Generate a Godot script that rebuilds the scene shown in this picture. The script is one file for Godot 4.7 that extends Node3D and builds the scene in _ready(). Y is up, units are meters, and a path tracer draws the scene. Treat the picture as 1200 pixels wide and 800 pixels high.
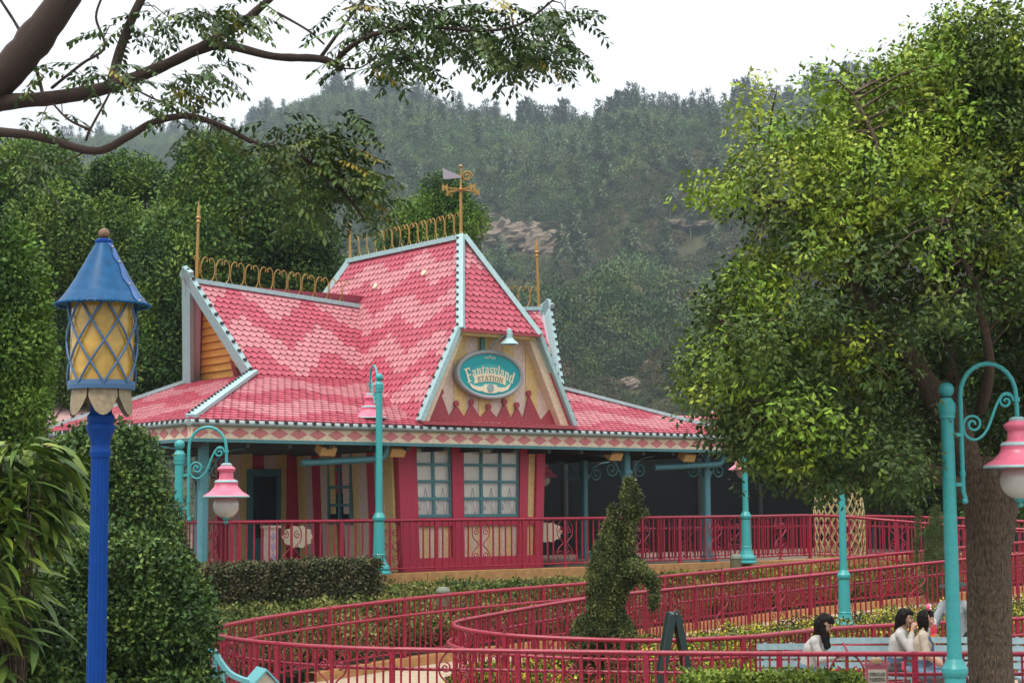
extends Node3D
# Park railway station with a pink shingled roof, ramp railings, lamps, topiary and a hazy wooded hill behind.
# y up, metres; the plaza is y = 0, the camera stands at the origin 2.85 m above it and looks along -z.

const CAM_H := 2.85
const ANG := 0.667            # the station is turned this much
const P0 := Vector3(-5.736, 0, -30.4)   # its front eave corner
var mats := {}
var used := {}
var tex := {}

class Mb:
	var v := PackedVector3Array()
	var n := PackedVector3Array()
	var c := PackedColorArray()
	var col := Color(1, 1, 1)

	func tri(a: Vector3, b: Vector3, d: Vector3) -> void:   # counter-clockwise seen from outside
		var m := (b - a).cross(d - a)
		if m.length_squared() < 1e-16:
			return
		m = m.normalized()
		v.append(a); v.append(d); v.append(b)
		for i in 3:
			n.append(m); c.append(col)

	func tri_n(a: Vector3, b: Vector3, d: Vector3, na: Vector3, nb: Vector3, nd: Vector3) -> void:
		v.append(a); v.append(d); v.append(b)
		n.append(na); n.append(nd); n.append(nb)
		for i in 3:
			c.append(col)

	func quad(a: Vector3, b: Vector3, d: Vector3, e: Vector3) -> void:
		tri(a, b, d); tri(a, d, e)

	func quad_n(p: Array, q: Array) -> void:
		tri_n(p[0], p[1], p[2], q[0], q[1], q[2]); tri_n(p[0], p[2], p[3], q[0], q[2], q[3])

	func box(o: Vector3, s: Vector3, b := Basis.IDENTITY, ch := 0.0) -> void:
		var h := s * 0.5
		if ch > 0.0:
			var pts := []
			for y in [-h.y, h.y]:
				var ring := []
				for k in [[-h.x + ch, -h.z], [h.x - ch, -h.z], [h.x, -h.z + ch], [h.x, h.z - ch], [h.x - ch, h.z], [-h.x + ch, h.z], [-h.x, h.z - ch], [-h.x, -h.z + ch]]:
					ring.append(o + b * Vector3(k[0], y, k[1]))
				pts.append(ring)
			for i in 8:
				var j := (i + 1) % 8
				quad(pts[0][j], pts[0][i], pts[1][i], pts[1][j])
			for i in range(1, 7):
				tri(pts[1][0], pts[1][i + 1], pts[1][i])
				tri(pts[0][0], pts[0][i], pts[0][i + 1])
			return
		var q := []
		for i in 8:
			q.append(o + b * Vector3(h.x if i & 1 else -h.x, h.y if i & 2 else -h.y, h.z if i & 4 else -h.z))
		quad(q[4], q[5], q[7], q[6]); quad(q[1], q[0], q[2], q[3]); quad(q[5], q[1], q[3], q[7])
		quad(q[0], q[4], q[6], q[2]); quad(q[6], q[7], q[3], q[2]); quad(q[0], q[1], q[5], q[4])

	func bar(a: Vector3, b: Vector3, w: float, h: float, up := Vector3.UP) -> void:   # a box from a to b
		var x := (b - a).normalized()
		var z := x.cross(up).normalized()
		var y := z.cross(x)
		box((a + b) * 0.5, Vector3((b - a).length(), h, w), Basis(x, y, z))

	func tube(p: Array, r: Variant, sides := 6, cap := true) -> void:
		var t := Vector3.ZERO
		var side := Vector3.ZERO
		var prev := []
		var pn := []
		for i in p.size():
			var a: Vector3 = p[maxi(i - 1, 0)]
			var b: Vector3 = p[mini(i + 1, p.size() - 1)]
			t = (b - a).normalized()
			if i == 0:
				side = t.cross(Vector3.UP if absf(t.y) < 0.9 else Vector3.RIGHT).normalized()
			else:
				side = (side - t * side.dot(t)).normalized()
			var other := t.cross(side)
			var rad: float = r[i] if r is Array else r
			var ring := []
			var rn := []
			for k in sides:
				var w := TAU * k / sides
				var m := side * cos(w) + other * sin(w)
				rn.append(m)
				ring.append(p[i] + m * rad)
			if i > 0:
				for k in sides:
					var j := (k + 1) % sides
					quad_n([prev[k], prev[j], ring[j], ring[k]], [pn[k], pn[j], rn[j], rn[k]])
			elif cap:
				for k in range(1, sides - 1):
					tri(ring[0], ring[k + 1], ring[k])
			prev = ring
			pn = rn
		if cap:
			for k in range(1, sides - 1):
				tri(prev[0], prev[k], prev[k + 1])

	func lathe(prof: Array, sides := 20, o := Vector3.ZERO, flat := false, flutes := 0) -> void:   # prof: [radius, y] from bottom to top
		for i in prof.size() - 1:
			var a: Array = prof[i]
			var b: Array = prof[i + 1]
			var dn := Vector2(b[1] - a[1], a[0] - b[0]).normalized()
			for k in sides:
				var w0 := TAU * k / sides
				var w1 := TAU * (k + 1) / sides
				var e0 := Vector3(cos(w0), 0, -sin(w0))
				var e1 := Vector3(cos(w1), 0, -sin(w1))
				var f0 := 1.0 - 0.07 * maxf(0.0, cos(w0 * flutes)) if flutes else 1.0
				var f1 := 1.0 - 0.07 * maxf(0.0, cos(w1 * flutes)) if flutes else 1.0
				var q := [o + e0 * a[0] * f0 + Vector3.UP * a[1], o + e1 * a[0] * f1 + Vector3.UP * a[1], o + e1 * b[0] * f1 + Vector3.UP * b[1], o + e0 * b[0] * f0 + Vector3.UP * b[1]]
				if flat or flutes:
					quad(q[0], q[1], q[2], q[3])
				else:
					var n0 := e0 * dn.x + Vector3.UP * dn.y
					var n1 := e1 * dn.x + Vector3.UP * dn.y
					quad_n(q, [n0, n1, n1, n0])

	func ball(o: Vector3, r: Vector3, sides := 14, rings := 9) -> void:
		for i in rings:
			var a := -PI / 2 + PI * i / rings
			var b := -PI / 2 + PI * (i + 1) / rings
			for k in sides:
				var w0 := TAU * k / sides
				var w1 := TAU * (k + 1) / sides
				var q := []
				for s in [[a, w0], [a, w1], [b, w1], [b, w0]]:
					q.append(Vector3(cos(s[0]) * cos(s[1]), sin(s[0]), -cos(s[0]) * sin(s[1])))
				quad_n([o + q[0] * r, o + q[1] * r, o + q[2] * r, o + q[3] * r], q)

	func plate(poly: PackedVector2Array, depth: float, at: Transform3D) -> void:   # a prism: the outline in x, y, from z = 0 to z = depth
		if Geometry2D.is_polygon_clockwise(poly):
			poly = poly.duplicate(); poly.reverse()
		var idx := Geometry2D.triangulate_polygon(poly)
		for i in range(0, idx.size(), 3):
			var a := poly[idx[i]]
			var b := poly[idx[i + 1]]
			var d := poly[idx[i + 2]]
			if (b - a).cross(d - a) < 0:
				var sw := b; b = d; d = sw
			tri(at * Vector3(a.x, a.y, depth), at * Vector3(b.x, b.y, depth), at * Vector3(d.x, d.y, depth))
			tri(at * Vector3(a.x, a.y, 0), at * Vector3(d.x, d.y, 0), at * Vector3(b.x, b.y, 0))
		for i in poly.size():
			var a := poly[i]
			var b := poly[(i + 1) % poly.size()]
			quad(at * Vector3(a.x, a.y, 0), at * Vector3(b.x, b.y, 0), at * Vector3(b.x, b.y, depth), at * Vector3(a.x, a.y, depth))

	func mesh() -> ArrayMesh:
		var a := []
		a.resize(Mesh.ARRAY_MAX)
		a[Mesh.ARRAY_VERTEX] = v
		a[Mesh.ARRAY_NORMAL] = n
		a[Mesh.ARRAY_COLOR] = c
		var m := ArrayMesh.new()
		m.add_surface_from_arrays(Mesh.PRIMITIVE_TRIANGLES, a)
		return m

# ---------------------------------------------------------------- helpers
func grain(key: String, freq: float, lo: float, hi: float, octaves := 4, size := 512, tint_lo := Color.WHITE, tint_hi := Color.WHITE) -> NoiseTexture2D:
	if not tex.has(key):
		var f := FastNoiseLite.new()
		f.seed = hash(key) % 9999
		f.noise_type = FastNoiseLite.TYPE_SIMPLEX_SMOOTH
		f.frequency = freq
		f.fractal_octaves = octaves
		var g := Gradient.new()
		g.colors = PackedColorArray([Color(lo, lo, lo) * tint_lo, Color(hi, hi, hi) * tint_hi])
		var t := NoiseTexture2D.new()
		t.width = size; t.height = size
		t.seamless = true
		t.noise = f
		t.color_ramp = g
		tex[key] = t
	return tex[key]

func bump(key: String, freq: float, strength: float, size := 512) -> NoiseTexture2D:
	if not tex.has(key):
		var f := FastNoiseLite.new()
		f.seed = hash(key) % 9999
		f.frequency = freq
		f.fractal_octaves = 4
		var t := NoiseTexture2D.new()
		t.width = size; t.height = size
		t.seamless = true
		t.as_normal_map = true
		t.bump_strength = strength
		t.noise = f
		tex[key] = t
	return tex[key]

func mat(key: String, r := 0.5, g := 0.5, b := 0.5, rough := 0.6, o := {}) -> StandardMaterial3D:
	if mats.has(key):
		return mats[key]
	var m := StandardMaterial3D.new()
	m.resource_name = key
	m.albedo_color = Color(r, g, b).linear_to_srgb()
	m.roughness = rough
	m.metallic = o.get("metal", 0.0)
	m.metallic_specular = o.get("spec", 0.5)
	if o.has("vc"):
		m.albedo_color = Color.WHITE
		m.vertex_color_use_as_albedo = true
	if o.has("tex"):
		m.albedo_texture = o.tex
	if o.has("bump"):
		m.normal_enabled = true
		m.normal_texture = o.bump
		m.normal_scale = o.get("bs", 1.0)
	if o.has("tex") or o.has("bump"):
		m.uv1_triplanar = true
		m.uv1_world_triplanar = o.get("world", false)
		var s = o.get("scale", 1.0)
		m.uv1_scale = s if s is Vector3 else Vector3.ONE * s
	if o.has("back"):
		m.backlight_enabled = true
		m.backlight = o.back
	if o.has("clear"):
		m.clearcoat_enabled = true
		m.clearcoat = o.clear
		m.clearcoat_roughness = 0.15
	if o.has("alpha"):
		m.transparency = BaseMaterial3D.TRANSPARENCY_ALPHA
		m.albedo_color.a = o.alpha
	m.cull_mode = BaseMaterial3D.CULL_DISABLED
	mats[key] = m
	return m

func numbered(called: String) -> String:
	var k: int = used.get(called, 0)
	used[called] = k + 1
	return called if k == 0 else "%s_%03d" % [called, k]

func tag(o: Node, label: String, category := "", group := "", kind := "") -> void:
	if label: o.set_meta("label", label)
	if category: o.set_meta("category", category)
	if group: o.set_meta("group", group)
	if kind: o.set_meta("kind", kind)

func thing(called: String, label: String, category: String, at := Vector3.ZERO, turn := 0.0, group := "") -> Node3D:
	var o := Node3D.new()
	o.name = numbered(called)
	add_child(o, true)
	o.position = at
	o.rotation.y = turn
	tag(o, label, category, group)
	return o

func put(called: String, mesh: Mesh, m: Material, parent: Node, at := Transform3D.IDENTITY) -> MeshInstance3D:
	var o := MeshInstance3D.new()
	o.name = numbered(called) if parent == self else called
	o.mesh = mesh
	o.material_override = m
	o.transform = at
	parent.add_child(o, true)
	return o

func part(called: String, b: Mb, m: Material, parent: Node, at := Transform3D.IDENTITY) -> MeshInstance3D:
	return put(called, b.mesh(), m, parent, at)

func setting(called: String, b: Mb, m: Material, label := "") -> MeshInstance3D:
	var o := part(called, b, m, self)
	tag(o, label, "", "", "structure")
	return o

func many(called: String, mesh: Mesh, m: Material, xf: Array, cols: Array, parent: Node) -> MultiMeshInstance3D:
	var mm := MultiMesh.new()
	mm.transform_format = MultiMesh.TRANSFORM_3D
	mm.use_colors = true
	mm.mesh = mesh
	mm.instance_count = xf.size()
	for i in xf.size():
		mm.set_instance_transform(i, xf[i])
		mm.set_instance_color(i, cols[i])
	var o := MultiMeshInstance3D.new()
	o.name = numbered(called) if parent == self else called
	o.multimesh = mm
	o.material_override = m
	parent.add_child(o, true)
	return o

func rand(seed_: int) -> RandomNumberGenerator:
	var r := RandomNumberGenerator.new()
	r.seed = seed_
	return r

func ball_point(r: RandomNumberGenerator, shell := 0.0) -> Vector3:
	var d := Vector3(r.randfn(), r.randfn(), r.randfn()).normalized()
	return d * pow(r.randf_range(shell, 1.0), 1.0 / 3.0)

func rot(r: RandomNumberGenerator, tilt := PI) -> Basis:
	return Basis(Vector3.UP, r.randf() * TAU) * Basis(Vector3.RIGHT, r.randf_range(-tilt, tilt)) * Basis(Vector3.BACK, r.randf_range(-tilt, tilt))

func smooth(p: Array, per := 8) -> Array:   # Catmull-Rom through the points
	var out := []
	for i in p.size() - 1:
		var a: Vector3 = p[maxi(i - 1, 0)]
		var b: Vector3 = p[i]
		var c: Vector3 = p[i + 1]
		var d: Vector3 = p[mini(i + 2, p.size() - 1)]
		for k in per:
			out.append(b.cubic_interpolate(c, a, d, float(k) / per))
	out.append(p[-1])
	return out

func resample(p: Array, step: float) -> Array:   # points every step metres
	var out := [p[0]]
	var left := step
	for i in p.size() - 1:
		var a: Vector3 = p[i]
		var b: Vector3 = p[i + 1]
		var l := a.distance_to(b)
		var at := left
		while at <= l:
			out.append(a.lerp(b, at / l))
			at += step
		left = at - l
	return out

func taper(n: int, a: float, b: float) -> Array:
	var out := []
	for i in n:
		out.append(lerpf(a, b, float(i) / maxi(n - 1, 1)))
	return out

func leaf_clump(seed_: int, count: int, radius: float, length: float, width: float, droop := 0.3, squash := 1.0) -> ArrayMesh:
	var r := rand(seed_)
	var b := Mb.new()
	for i in count:
		var o := ball_point(r, 0.1) * radius
		o.y *= squash
		var dir := (o.normalized() * 0.7 + Vector3(r.randfn(), r.randfn() - droop, r.randfn()) * 0.6).normalized()
		var side := dir.cross(Vector3(r.randfn(), r.randfn() * 0.4 + 1.2, r.randfn())).normalized()
		var up := side.cross(dir)
		var l := length * r.randf_range(0.7, 1.25)
		var w := width * r.randf_range(0.75, 1.2)
		var s := r.randf_range(0.72, 1.22)
		b.col = Color(s, s, s)
		var mid := o + dir * l * 0.45 - up * w * 0.22
		var tip := o + dir * l - up * l * 0.12
		b.tri(o, mid + side * w * 0.5 + up * w * 0.22, tip)
		b.tri(o, tip, mid - side * w * 0.5 + up * w * 0.22)
	return b.mesh()

func leaf_mat(key: String, glow := 0.35) -> StandardMaterial3D:
	return mat(key, 1, 1, 1, 0.55, {"vc": true, "spec": 0.35, "back": Color(0.32, 0.46, 0.10) * glow})

func jitter(c: Color, r: RandomNumberGenerator, amount := 0.2) -> Color:
	var k := 1.0 + r.randf_range(-amount, amount)
	return Color(c.r * k * (1.0 + r.randf_range(-amount, amount) * 0.5), c.g * k, c.b * k)

func B(s: float, t: float, y: float) -> Vector3:   # a point in the station's own axes: s along its front, t into it
	return Vector3(s, y, -t)

func W3(s: float, t: float, y: float) -> Vector3:  # the same point in the world
	return P0 + Basis(Vector3.UP, ANG) * B(s, t, y)

# ---------------------------------------------------------------- the picture
func _ready() -> void:
	var cam := Camera3D.new()
	cam.name = "camera"
	add_child(cam)
	cam.position = Vector3(0, CAM_H, 0)
	cam.fov = rad_to_deg(2.0 * atan(0.2))
	cam.rotation = Vector3(atan(0.0975), 0, -0.006)
	cam.near = 0.1
	cam.far = 4000.0
	cam.current = true
	var env := Environment.new()
	env.background_mode = Environment.BG_SKY
	var sm := ProceduralSkyMaterial.new()
	sm.sky_top_color = Color(0.96, 0.98, 1.0).linear_to_srgb()
	sm.sky_horizon_color = Color(0.272, 0.284, 0.296).linear_to_srgb()
	sm.sky_curve = 0.9
	sm.sky_energy_multiplier = 1.28
	sm.ground_bottom_color = Color(0.2, 0.2, 0.18).linear_to_srgb()
	sm.ground_horizon_color = Color(0.5, 0.52, 0.52).linear_to_srgb()
	var sky := Sky.new()
	sky.sky_material = sm
	env.sky = sky
	env.tonemap_mode = Environment.TONE_MAPPER_LINEAR
	env.tonemap_exposure = 1.7
	env.sdfgi_enabled = true
	env.ssao_enabled = true
	env.ssil_enabled = true
	env.fog_enabled = true
	env.fog_density = 0.00028
	env.fog_light_color = Color(0.66, 0.79, 0.90).linear_to_srgb()
	var we := WorldEnvironment.new()
	we.name = "world"
	we.environment = env
	add_child(we)
	var sun := DirectionalLight3D.new()
	sun.name = "sun"
	sun.light_energy = 0.5
	sun.light_color = Color(1.0, 0.97, 0.92)
	sun.light_angular_distance = 14.0
	sun.shadow_enabled = true
	sun.rotation_degrees = Vector3(-58, -28, 0)
	add_child(sun)
	build_ground()
	build_hill()
	build_station()
	build_sheds()
	build_railings()
	build_lamps()
	build_lantern()
	build_trees()
	build_overhang()
	build_bushes()
	build_small()
	build_people()

# ---------------------------------------------------------------- ground, ramp, platform
func line_outer() -> Array:   # foot of the outer ramp railing: along the plaza, round the bend, up the ramp
	return [Vector3(9.0, 0, -21.8), Vector3(6.6, 0, -21.9), Vector3(2.9, 0, -22.2), Vector3(-0.46, 0.0, -22.9), Vector3(-2.41, 0.02, -23.3), Vector3(-3.75, 0.07, -24.0), Vector3(-4.38, 0.12, -25.1), Vector3(-4.1, 0.18, -26.35),
		Vector3(-2.9, 0.28, -28.0), Vector3(-1.05, 0.387, -30.0), Vector3(1.46, 0.46, -32.5), Vector3(3.44, 0.536, -34.4), Vector3(5.97, 0.677, -36.4), Vector3(10.1, 0.955, -38.1), Vector3(11.6, 1.04, -38.8), Vector3(13.9, 1.15, -39.8)]

func line_inner() -> Array:   # foot of the inner railing round the planter
	return [Vector3(9.0, 0, -29.0), Vector3(8.3, 0, -28.6), Vector3(5.06, 0.03, -26.3), Vector3(3.94, 0.05, -25.0), Vector3(3.13, 0.05, -24.2), Vector3(1.7, 0.02, -24.2), Vector3(-0.12, 0.08, -24.55), Vector3(-0.89, 0.176, -25.4), Vector3(-0.3, 0.25, -26.5),
		Vector3(1.27, 0.39, -28.4), Vector3(3.1, 0.42, -31.1), Vector3(5.49, 0.5, -33.5), Vector3(8.84, 0.745, -35.0), Vector3(10.35, 0.84, -35.7), Vector3(12.5, 0.95, -36.6)]

func even(p: Array, n: int) -> Array:
	var total := 0.0
	for i in p.size() - 1:
		total += p[i].distance_to(p[i + 1])
	var out := resample(p, total / n)
	while out.size() < n + 1:
		out.append(p[-1])
	return out.slice(0, n + 1)

func strip(b: Mb, p: Array, q: Array) -> void:
	for i in p.size() - 1:
		b.quad(p[i], q[i], q[i + 1], p[i + 1])

func wall_strip(b: Mb, p: Array, width: float, top: float, bottom: float) -> void:   # a kerb that follows p
	for i in p.size() - 1:
		var a: Vector3 = p[i]
		var c: Vector3 = p[i + 1]
		var s0 := (p[mini(i + 1, p.size() - 1)] - p[maxi(i - 1, 0)] as Vector3).cross(Vector3.UP).normalized() * width * 0.5
		var s1 := (p[mini(i + 2, p.size() - 1)] - a as Vector3).cross(Vector3.UP).normalized() * width * 0.5
		var u := Vector3.UP * top
		var l := Vector3.UP * bottom
		b.quad(a + s0 + u, c + s1 + u, c - s1 + u, a - s0 + u)
		b.quad(a + s0 + l, c + s1 + l, c + s1 + u, a + s0 + u)
		b.quad(c - s1 + l, a - s0 + l, a - s0 + u, c - s1 + u)

func build_ground() -> void:
	var g := Mb.new()
	for i in 24:
		for j in 24:
			var x := -1500.0 + 125.0 * i
			var z := 500.0 - 125.0 * j
			g.quad(Vector3(x, -0.06, z), Vector3(x + 125, -0.06, z), Vector3(x + 125, -0.06, z - 125), Vector3(x, -0.06, z - 125))
	setting("ground", g, mat("earth", 0.11, 0.10, 0.06, 0.95, {"tex": grain("earth", 0.02, 0.6, 1.0), "scale": 0.2, "world": true}), "dark planted earth around the station")
	var concrete := mat("tan_paving", 0.50, 0.39, 0.27, 0.85, {"tex": grain("paving", 0.03, 0.78, 1.0), "bump": bump("paving_b", 0.08, 2.0), "bs": 0.3, "scale": 0.5, "world": true})
	var outer := even(smooth(line_outer()), 90)
	var inner := even(smooth(line_inner()), 90)
	var po := []
	var pi := []
	for i in 91:
		po.append(outer[i] - Vector3.UP * (0.02 + 0.14 * smoothstep(0.1, 0.3, outer[i].y)))
		pi.append(inner[i] - Vector3.UP * (0.02 + 0.05 * smoothstep(0.1, 0.3, inner[i].y)))
	var path := Mb.new()
	strip(path, pi, po)
	setting("path", path, concrete, "tan concrete path bending up between the red railings")
	var plaza := Mb.new()
	plaza.quad(Vector3(-30, -0.03, 6), Vector3(30, -0.03, 6), Vector3(30, -0.03, -23), Vector3(-30, -0.03, -23))
	setting("plaza", plaza, mat("grey_paving", 0.30, 0.28, 0.25, 0.85, {"tex": grain("paving", 0.03, 0.78, 1.0), "scale": 0.5, "world": true}), "paved plaza at the foot of the ramp")
	var kerbmat := mat("kerb_concrete", 0.54, 0.28, 0.10, 0.8, {"tex": grain("kerb", 0.02, 0.72, 1.0), "scale": 0.7, "world": true})
	var k := Mb.new()
	wall_strip(k, outer.slice(40, 91), 0.26, 0.0, -0.3)
	setting("kerb", k, kerbmat, "ochre concrete kerb under the outer ramp railing")
	k = Mb.new()
	wall_strip(k, inner.slice(42, 91), 0.22, -0.01, -0.25)
	setting("kerb", k, kerbmat, "ochre concrete kerb round the planter loop")
	# planted slope between the ramp and the platform
	var bed := Mb.new()
	var soil := mat("soil", 0.06, 0.045, 0.025, 0.95, {"tex": grain("soil", 0.05, 0.5, 1.0), "scale": 1.2, "world": true})
	var foot := even(smooth(line_outer().slice(6)), 40)
	var head := []
	for i in 41:
		head.append(W3(lerpf(-3.0, 24.0, i / 40.0), -0.25, 1.42))
	for i in 41:
		foot[i] += Vector3(-0.05, 0.02, -0.12)
	strip(bed, foot, head)
	bed.quad(foot[0], head[0], Vector3(-9, 1.3, -29), Vector3(-6, 0.1, -25))
	setting("planting_bed", bed, soil, "planted slope below the station platform")
	var loop := Mb.new()
	var lo := even(smooth(line_inner().slice(0, 8)), 30)
	lo.reverse()
	var up := even(smooth(line_inner().slice(7)), 30)
	for i in 31:
		lo[i] += Vector3(0, 0.01, 0); up[i] += Vector3(0, 0.01, 0)
	strip(loop, lo, up)
	setting("planter_soil", loop, soil, "soil of the planter inside the railing loop")
	# platform
	var p := Node3D.new()
	p.name = "platform"
	add_child(p)
	p.position = P0
	p.rotation.y = ANG
	tag(p, "station platform with an ochre concrete edge", "", "", "structure")
	var slab := Mb.new()
	slab.box(Vector3(12.85, 0.6, -4.75), Vector3(24.3, 1.98, 9.0))
	part("slab", slab, mat("platform_paving", 0.20, 0.15, 0.11, 0.85, {"tex": grain("paving", 0.03, 0.78, 1.0), "scale": 0.5, "world": true}), p)
	var stone := BoxMesh.new()
	stone.size = Vector3(2.18, 0.36, 0.3)
	var r := rand(4)
	for i in 11:
		put("kerb_stone", stone, kerbmat, p, Transform3D(Basis.IDENTITY, Vector3(1.8 + 2.2 * i, 1.43 + r.randf_range(-0.004, 0.004), 0.0 - 0.06)))

# ---------------------------------------------------------------- the hill behind
const SKYLINE := [[-700, 170], [-300, 150], [0, 168], [75, 160], [140, 156], [180, 152], [270, 152], [330, 124], [370, 108], [410, 101], [455, 101], [490, 116], [530, 122], [580, 134], [640, 142], [690, 140], [720, 130], [745, 121], [785, 126], [800, 133], [840, 128], [880, 120], [930, 112], [1000, 99], [1060, 92], [1200, 80], [1500, 85], [1900, 110]]
var hill_noise: FastNoiseLite

func skyline(px: float) -> float:
	for i in SKYLINE.size() - 1:
		if px < SKYLINE[i + 1][0]:
			return lerpf(SKYLINE[i][1], SKYLINE[i + 1][1], clampf((px - SKYLINE[i][0]) / (SKYLINE[i + 1][0] - SKYLINE[i][0]), 0, 1))
	return 100.0

func ridge_at(bearing: float) -> float:
	return 780.0 + 180.0 * smoothstep(380.0, 200.0, bearing) + 90.0 * sin(bearing * 0.006)

func hill_height(x: float, d: float) -> float:
	var bearing := 600.0 + 2000.0 * x / d
	var far := ridge_at(bearing)
	var top := (595.0 - skyline(bearing)) / 2000.0 * far
	var t := (d - 210.0) / (far - 210.0)
	var h := 0.0
	if t < 1.0:
		t = maxf(t, 0.0)
		h = top * (0.75 * t + 0.25 * t * t * (3.0 - 2.0 * t))
	else:
		h = top * maxf(0.0, 1.0 - (t - 1.0) * 1.4)
	var wob := clampf(t, 0, 1) * pow(clampf(1.0 - t, 0, 1), 2.0) * 6.0
	return h + wob * (hill_noise.get_noise_2d(x, d) * 26.0 + hill_noise.get_noise_2d(x * 4 + 90, d * 4) * 7.0)

func build_hill() -> void:
	hill_noise = FastNoiseLite.new()
	hill_noise.seed = 7
	hill_noise.frequency = 0.006
	hill_noise.fractal_octaves = 3
	var b := Mb.new()
	var rows := 64
	var cols := 150
	var grid := []
	for j in rows + 1:
		var d := 190.0 * pow(1350.0 / 190.0, float(j) / rows)
		var line := []
		for i in cols + 1:
			var x := (lerpf(-700, 1900, float(i) / cols) - 600.0) / 2000.0 * d
			line.append(Vector3(x, hill_height(x, d) - (1.5 if j == 0 else 0.0), -d))
		grid.append(line)
	for j in rows:
		for i in cols:
			b.quad(grid[j][i], grid[j][i + 1], grid[j + 1][i + 1], grid[j + 1][i])
	setting("hill", b, mat("hillside", 0.058, 0.068, 0.027, 0.95, {"tex": grain("hill_t", 0.012, 0.55, 1.25, 5, 1024, Color(0.8, 0.95, 0.8), Color(1.0, 0.85, 0.72)), "scale": 0.035, "world": true}), "hazy scrub covered hill rising behind the station")
	# bare rock on the slope
	var rock := mat("granite", 0.30, 0.235, 0.175, 0.9, {"tex": grain("granite", 0.03, 0.6, 1.0), "bump": bump("granite_b", 0.05, 6.0), "scale": 0.15})
	var bare := []
	var big := "big cracked granite outcrop on the slope beside the far roof spire"
	var slab := "long flat pale rock slab high on the wooded slope"
	var low := "small grey boulder in the low scrub above the station roof"
	var outcrops := [[588, 287, 430, 6.5, 4.6, big], [612, 285, 432, 5.5, 4, big], [640, 296, 425, 5, 4.4, big], [655, 300, 424, 3, 2.2, big], [575, 258, 460, 6, 1.4, slab], [560, 245, 470, 4, 1.1, slab], [822, 265, 480, 5, 1.1, slab], [798, 262, 482, 3, 1, slab], [738, 455, 255, 1.6, 1.1, low], [693, 428, 270, 1.1, 0.8, low], [760, 430, 270, 0.9, 0.6, low], [676, 405, 300, 1.2, 0.7, low], [792, 208, 560, 2.4, 1.2, slab], [468, 205, 560, 3.6, 1, slab], [500, 208, 560, 3.6, 0.9, slab], [66, 204, 620, 4, 2, "rounded pale rock on the far ridge under the overhanging branch"]]
	for q in outcrops:
		var nr := rand(int(q[0] * 7))
		var m := Mb.new()
		var fn := FastNoiseLite.new()
		fn.seed = int(q[0]); fn.frequency = 0.9
		for i in 18:
			for k in 26:
				var c4 := []
				for e in [[i, k], [i, k + 1], [i + 1, k + 1], [i + 1, k]]:
					var la: float = -PI / 2 + PI * e[0] / 18
					var lo: float = TAU * (e[1] % 26) / 26
					var dir := Vector3(cos(la) * cos(lo), sin(la), -cos(la) * sin(lo))
					var f := 1.0 + fn.get_noise_3dv(dir * 1.4) * 0.55 + absf(fn.get_noise_3dv(dir * 4.1)) * 0.35 - maxf(0.0, 0.12 - absf(fn.get_noise_3dv(dir * 2.3 + Vector3.ONE * 7))) * 2.2
					c4.append(Vector3(dir.x * q[3] * f, maxf(dir.y, -0.6) * q[4] * f, dir.z * q[3] * 0.7 * f))
				m.quad(c4[0], c4[1], c4[2], c4[3])
		var d: float = q[2]
		var x: float = (q[0] - 600.0) / 2000.0 * d
		for it in 40:   # slide along the line of sight until the rock sits on the slope
			var want: float = CAM_H + (595.0 - q[1]) / 2000.0 * d
			var err := want - hill_height(x, d)
			d = clampf(d + err * 1.1, 215, 900)
			x = (q[0] - 600.0) / 2000.0 * d
		var k2: float = d / q[2]
		bare.append([x, d, q[3] * k2])
		var o := part("boulder", m, rock, self, Transform3D(Basis(Vector3.UP, nr.randf_range(-0.4, 0.4)).scaled(Vector3.ONE * k2), Vector3(x, hill_height(x, d) + q[4] * 0.35, -d)))
		tag(o, q[5], "boulder", "bare rocks on the hillside")
	# the wood that covers it
	var meshes := []
	for k in 3:
		meshes.append(leaf_clump(50 + k, 380, 1.0, 0.17, 0.125, 0.0, [0.85, 1.2, 0.6][k]))
	var xf := [[], [], []]
	var co := [[], [], []]
	var r := rand(12)
	var patch := FastNoiseLite.new()
	patch.seed = 21
	patch.frequency = 0.011
	var tone := FastNoiseLite.new()
	tone.seed = 33
	tone.frequency = 0.02
	for i in 105000:
		var bearing := r.randf_range(-120, 1320)
		var far := ridge_at(bearing)
		var d := sqrt(r.randf_range(215.0 * 215.0, (far + 12) * (far + 12)))
		var x := (bearing - 600.0) / 2000.0 * d
		var t := (d - 210.0) / (far - 210.0)
		var clear := false
		for e in bare:
			if absf(x - e[0]) < e[2] * 1.1 and d > e[1] - e[2] * 1.7 and d < e[1] + 3.0:
				clear = true
		if clear:
			continue
		var wood := patch.get_noise_2d(x, d) + (t - 0.42) * 1.1
		var k := 0
		var s := Vector3.ONE
		var c := Color(0.05, 0.068, 0.022)
		if t > 0.955:
			k = 2
			s = Vector3.ONE * r.randf_range(1.5, 2.6)
			c = Color(0.065, 0.090, 0.032)
		elif wood > -0.05:
			k = r.randi() % 2
			var h := r.randf_range(1.3, 3.1) * (1.5 if r.randf() < 0.12 else 1.0)
			s = Vector3(h * 0.8, h, h * 0.8)
			c = [Color(0.034, 0.078, 0.020), Color(0.066, 0.124, 0.026), Color(0.048, 0.088, 0.030), Color(0.115, 0.165, 0.034), Color(0.090, 0.110, 0.040)][r.randi() % 5]
		else:
			k = 2
			s = Vector3.ONE * r.randf_range(1.0, 2.2) * (0.75 + 0.7 * t)
			c = [Color(0.085, 0.105, 0.030), Color(0.125, 0.118, 0.046), Color(0.062, 0.088, 0.028), Color(0.145, 0.120, 0.062), Color(0.070, 0.110, 0.028)][r.randi() % 5]
		c = jitter(c, r, 0.25)
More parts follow.
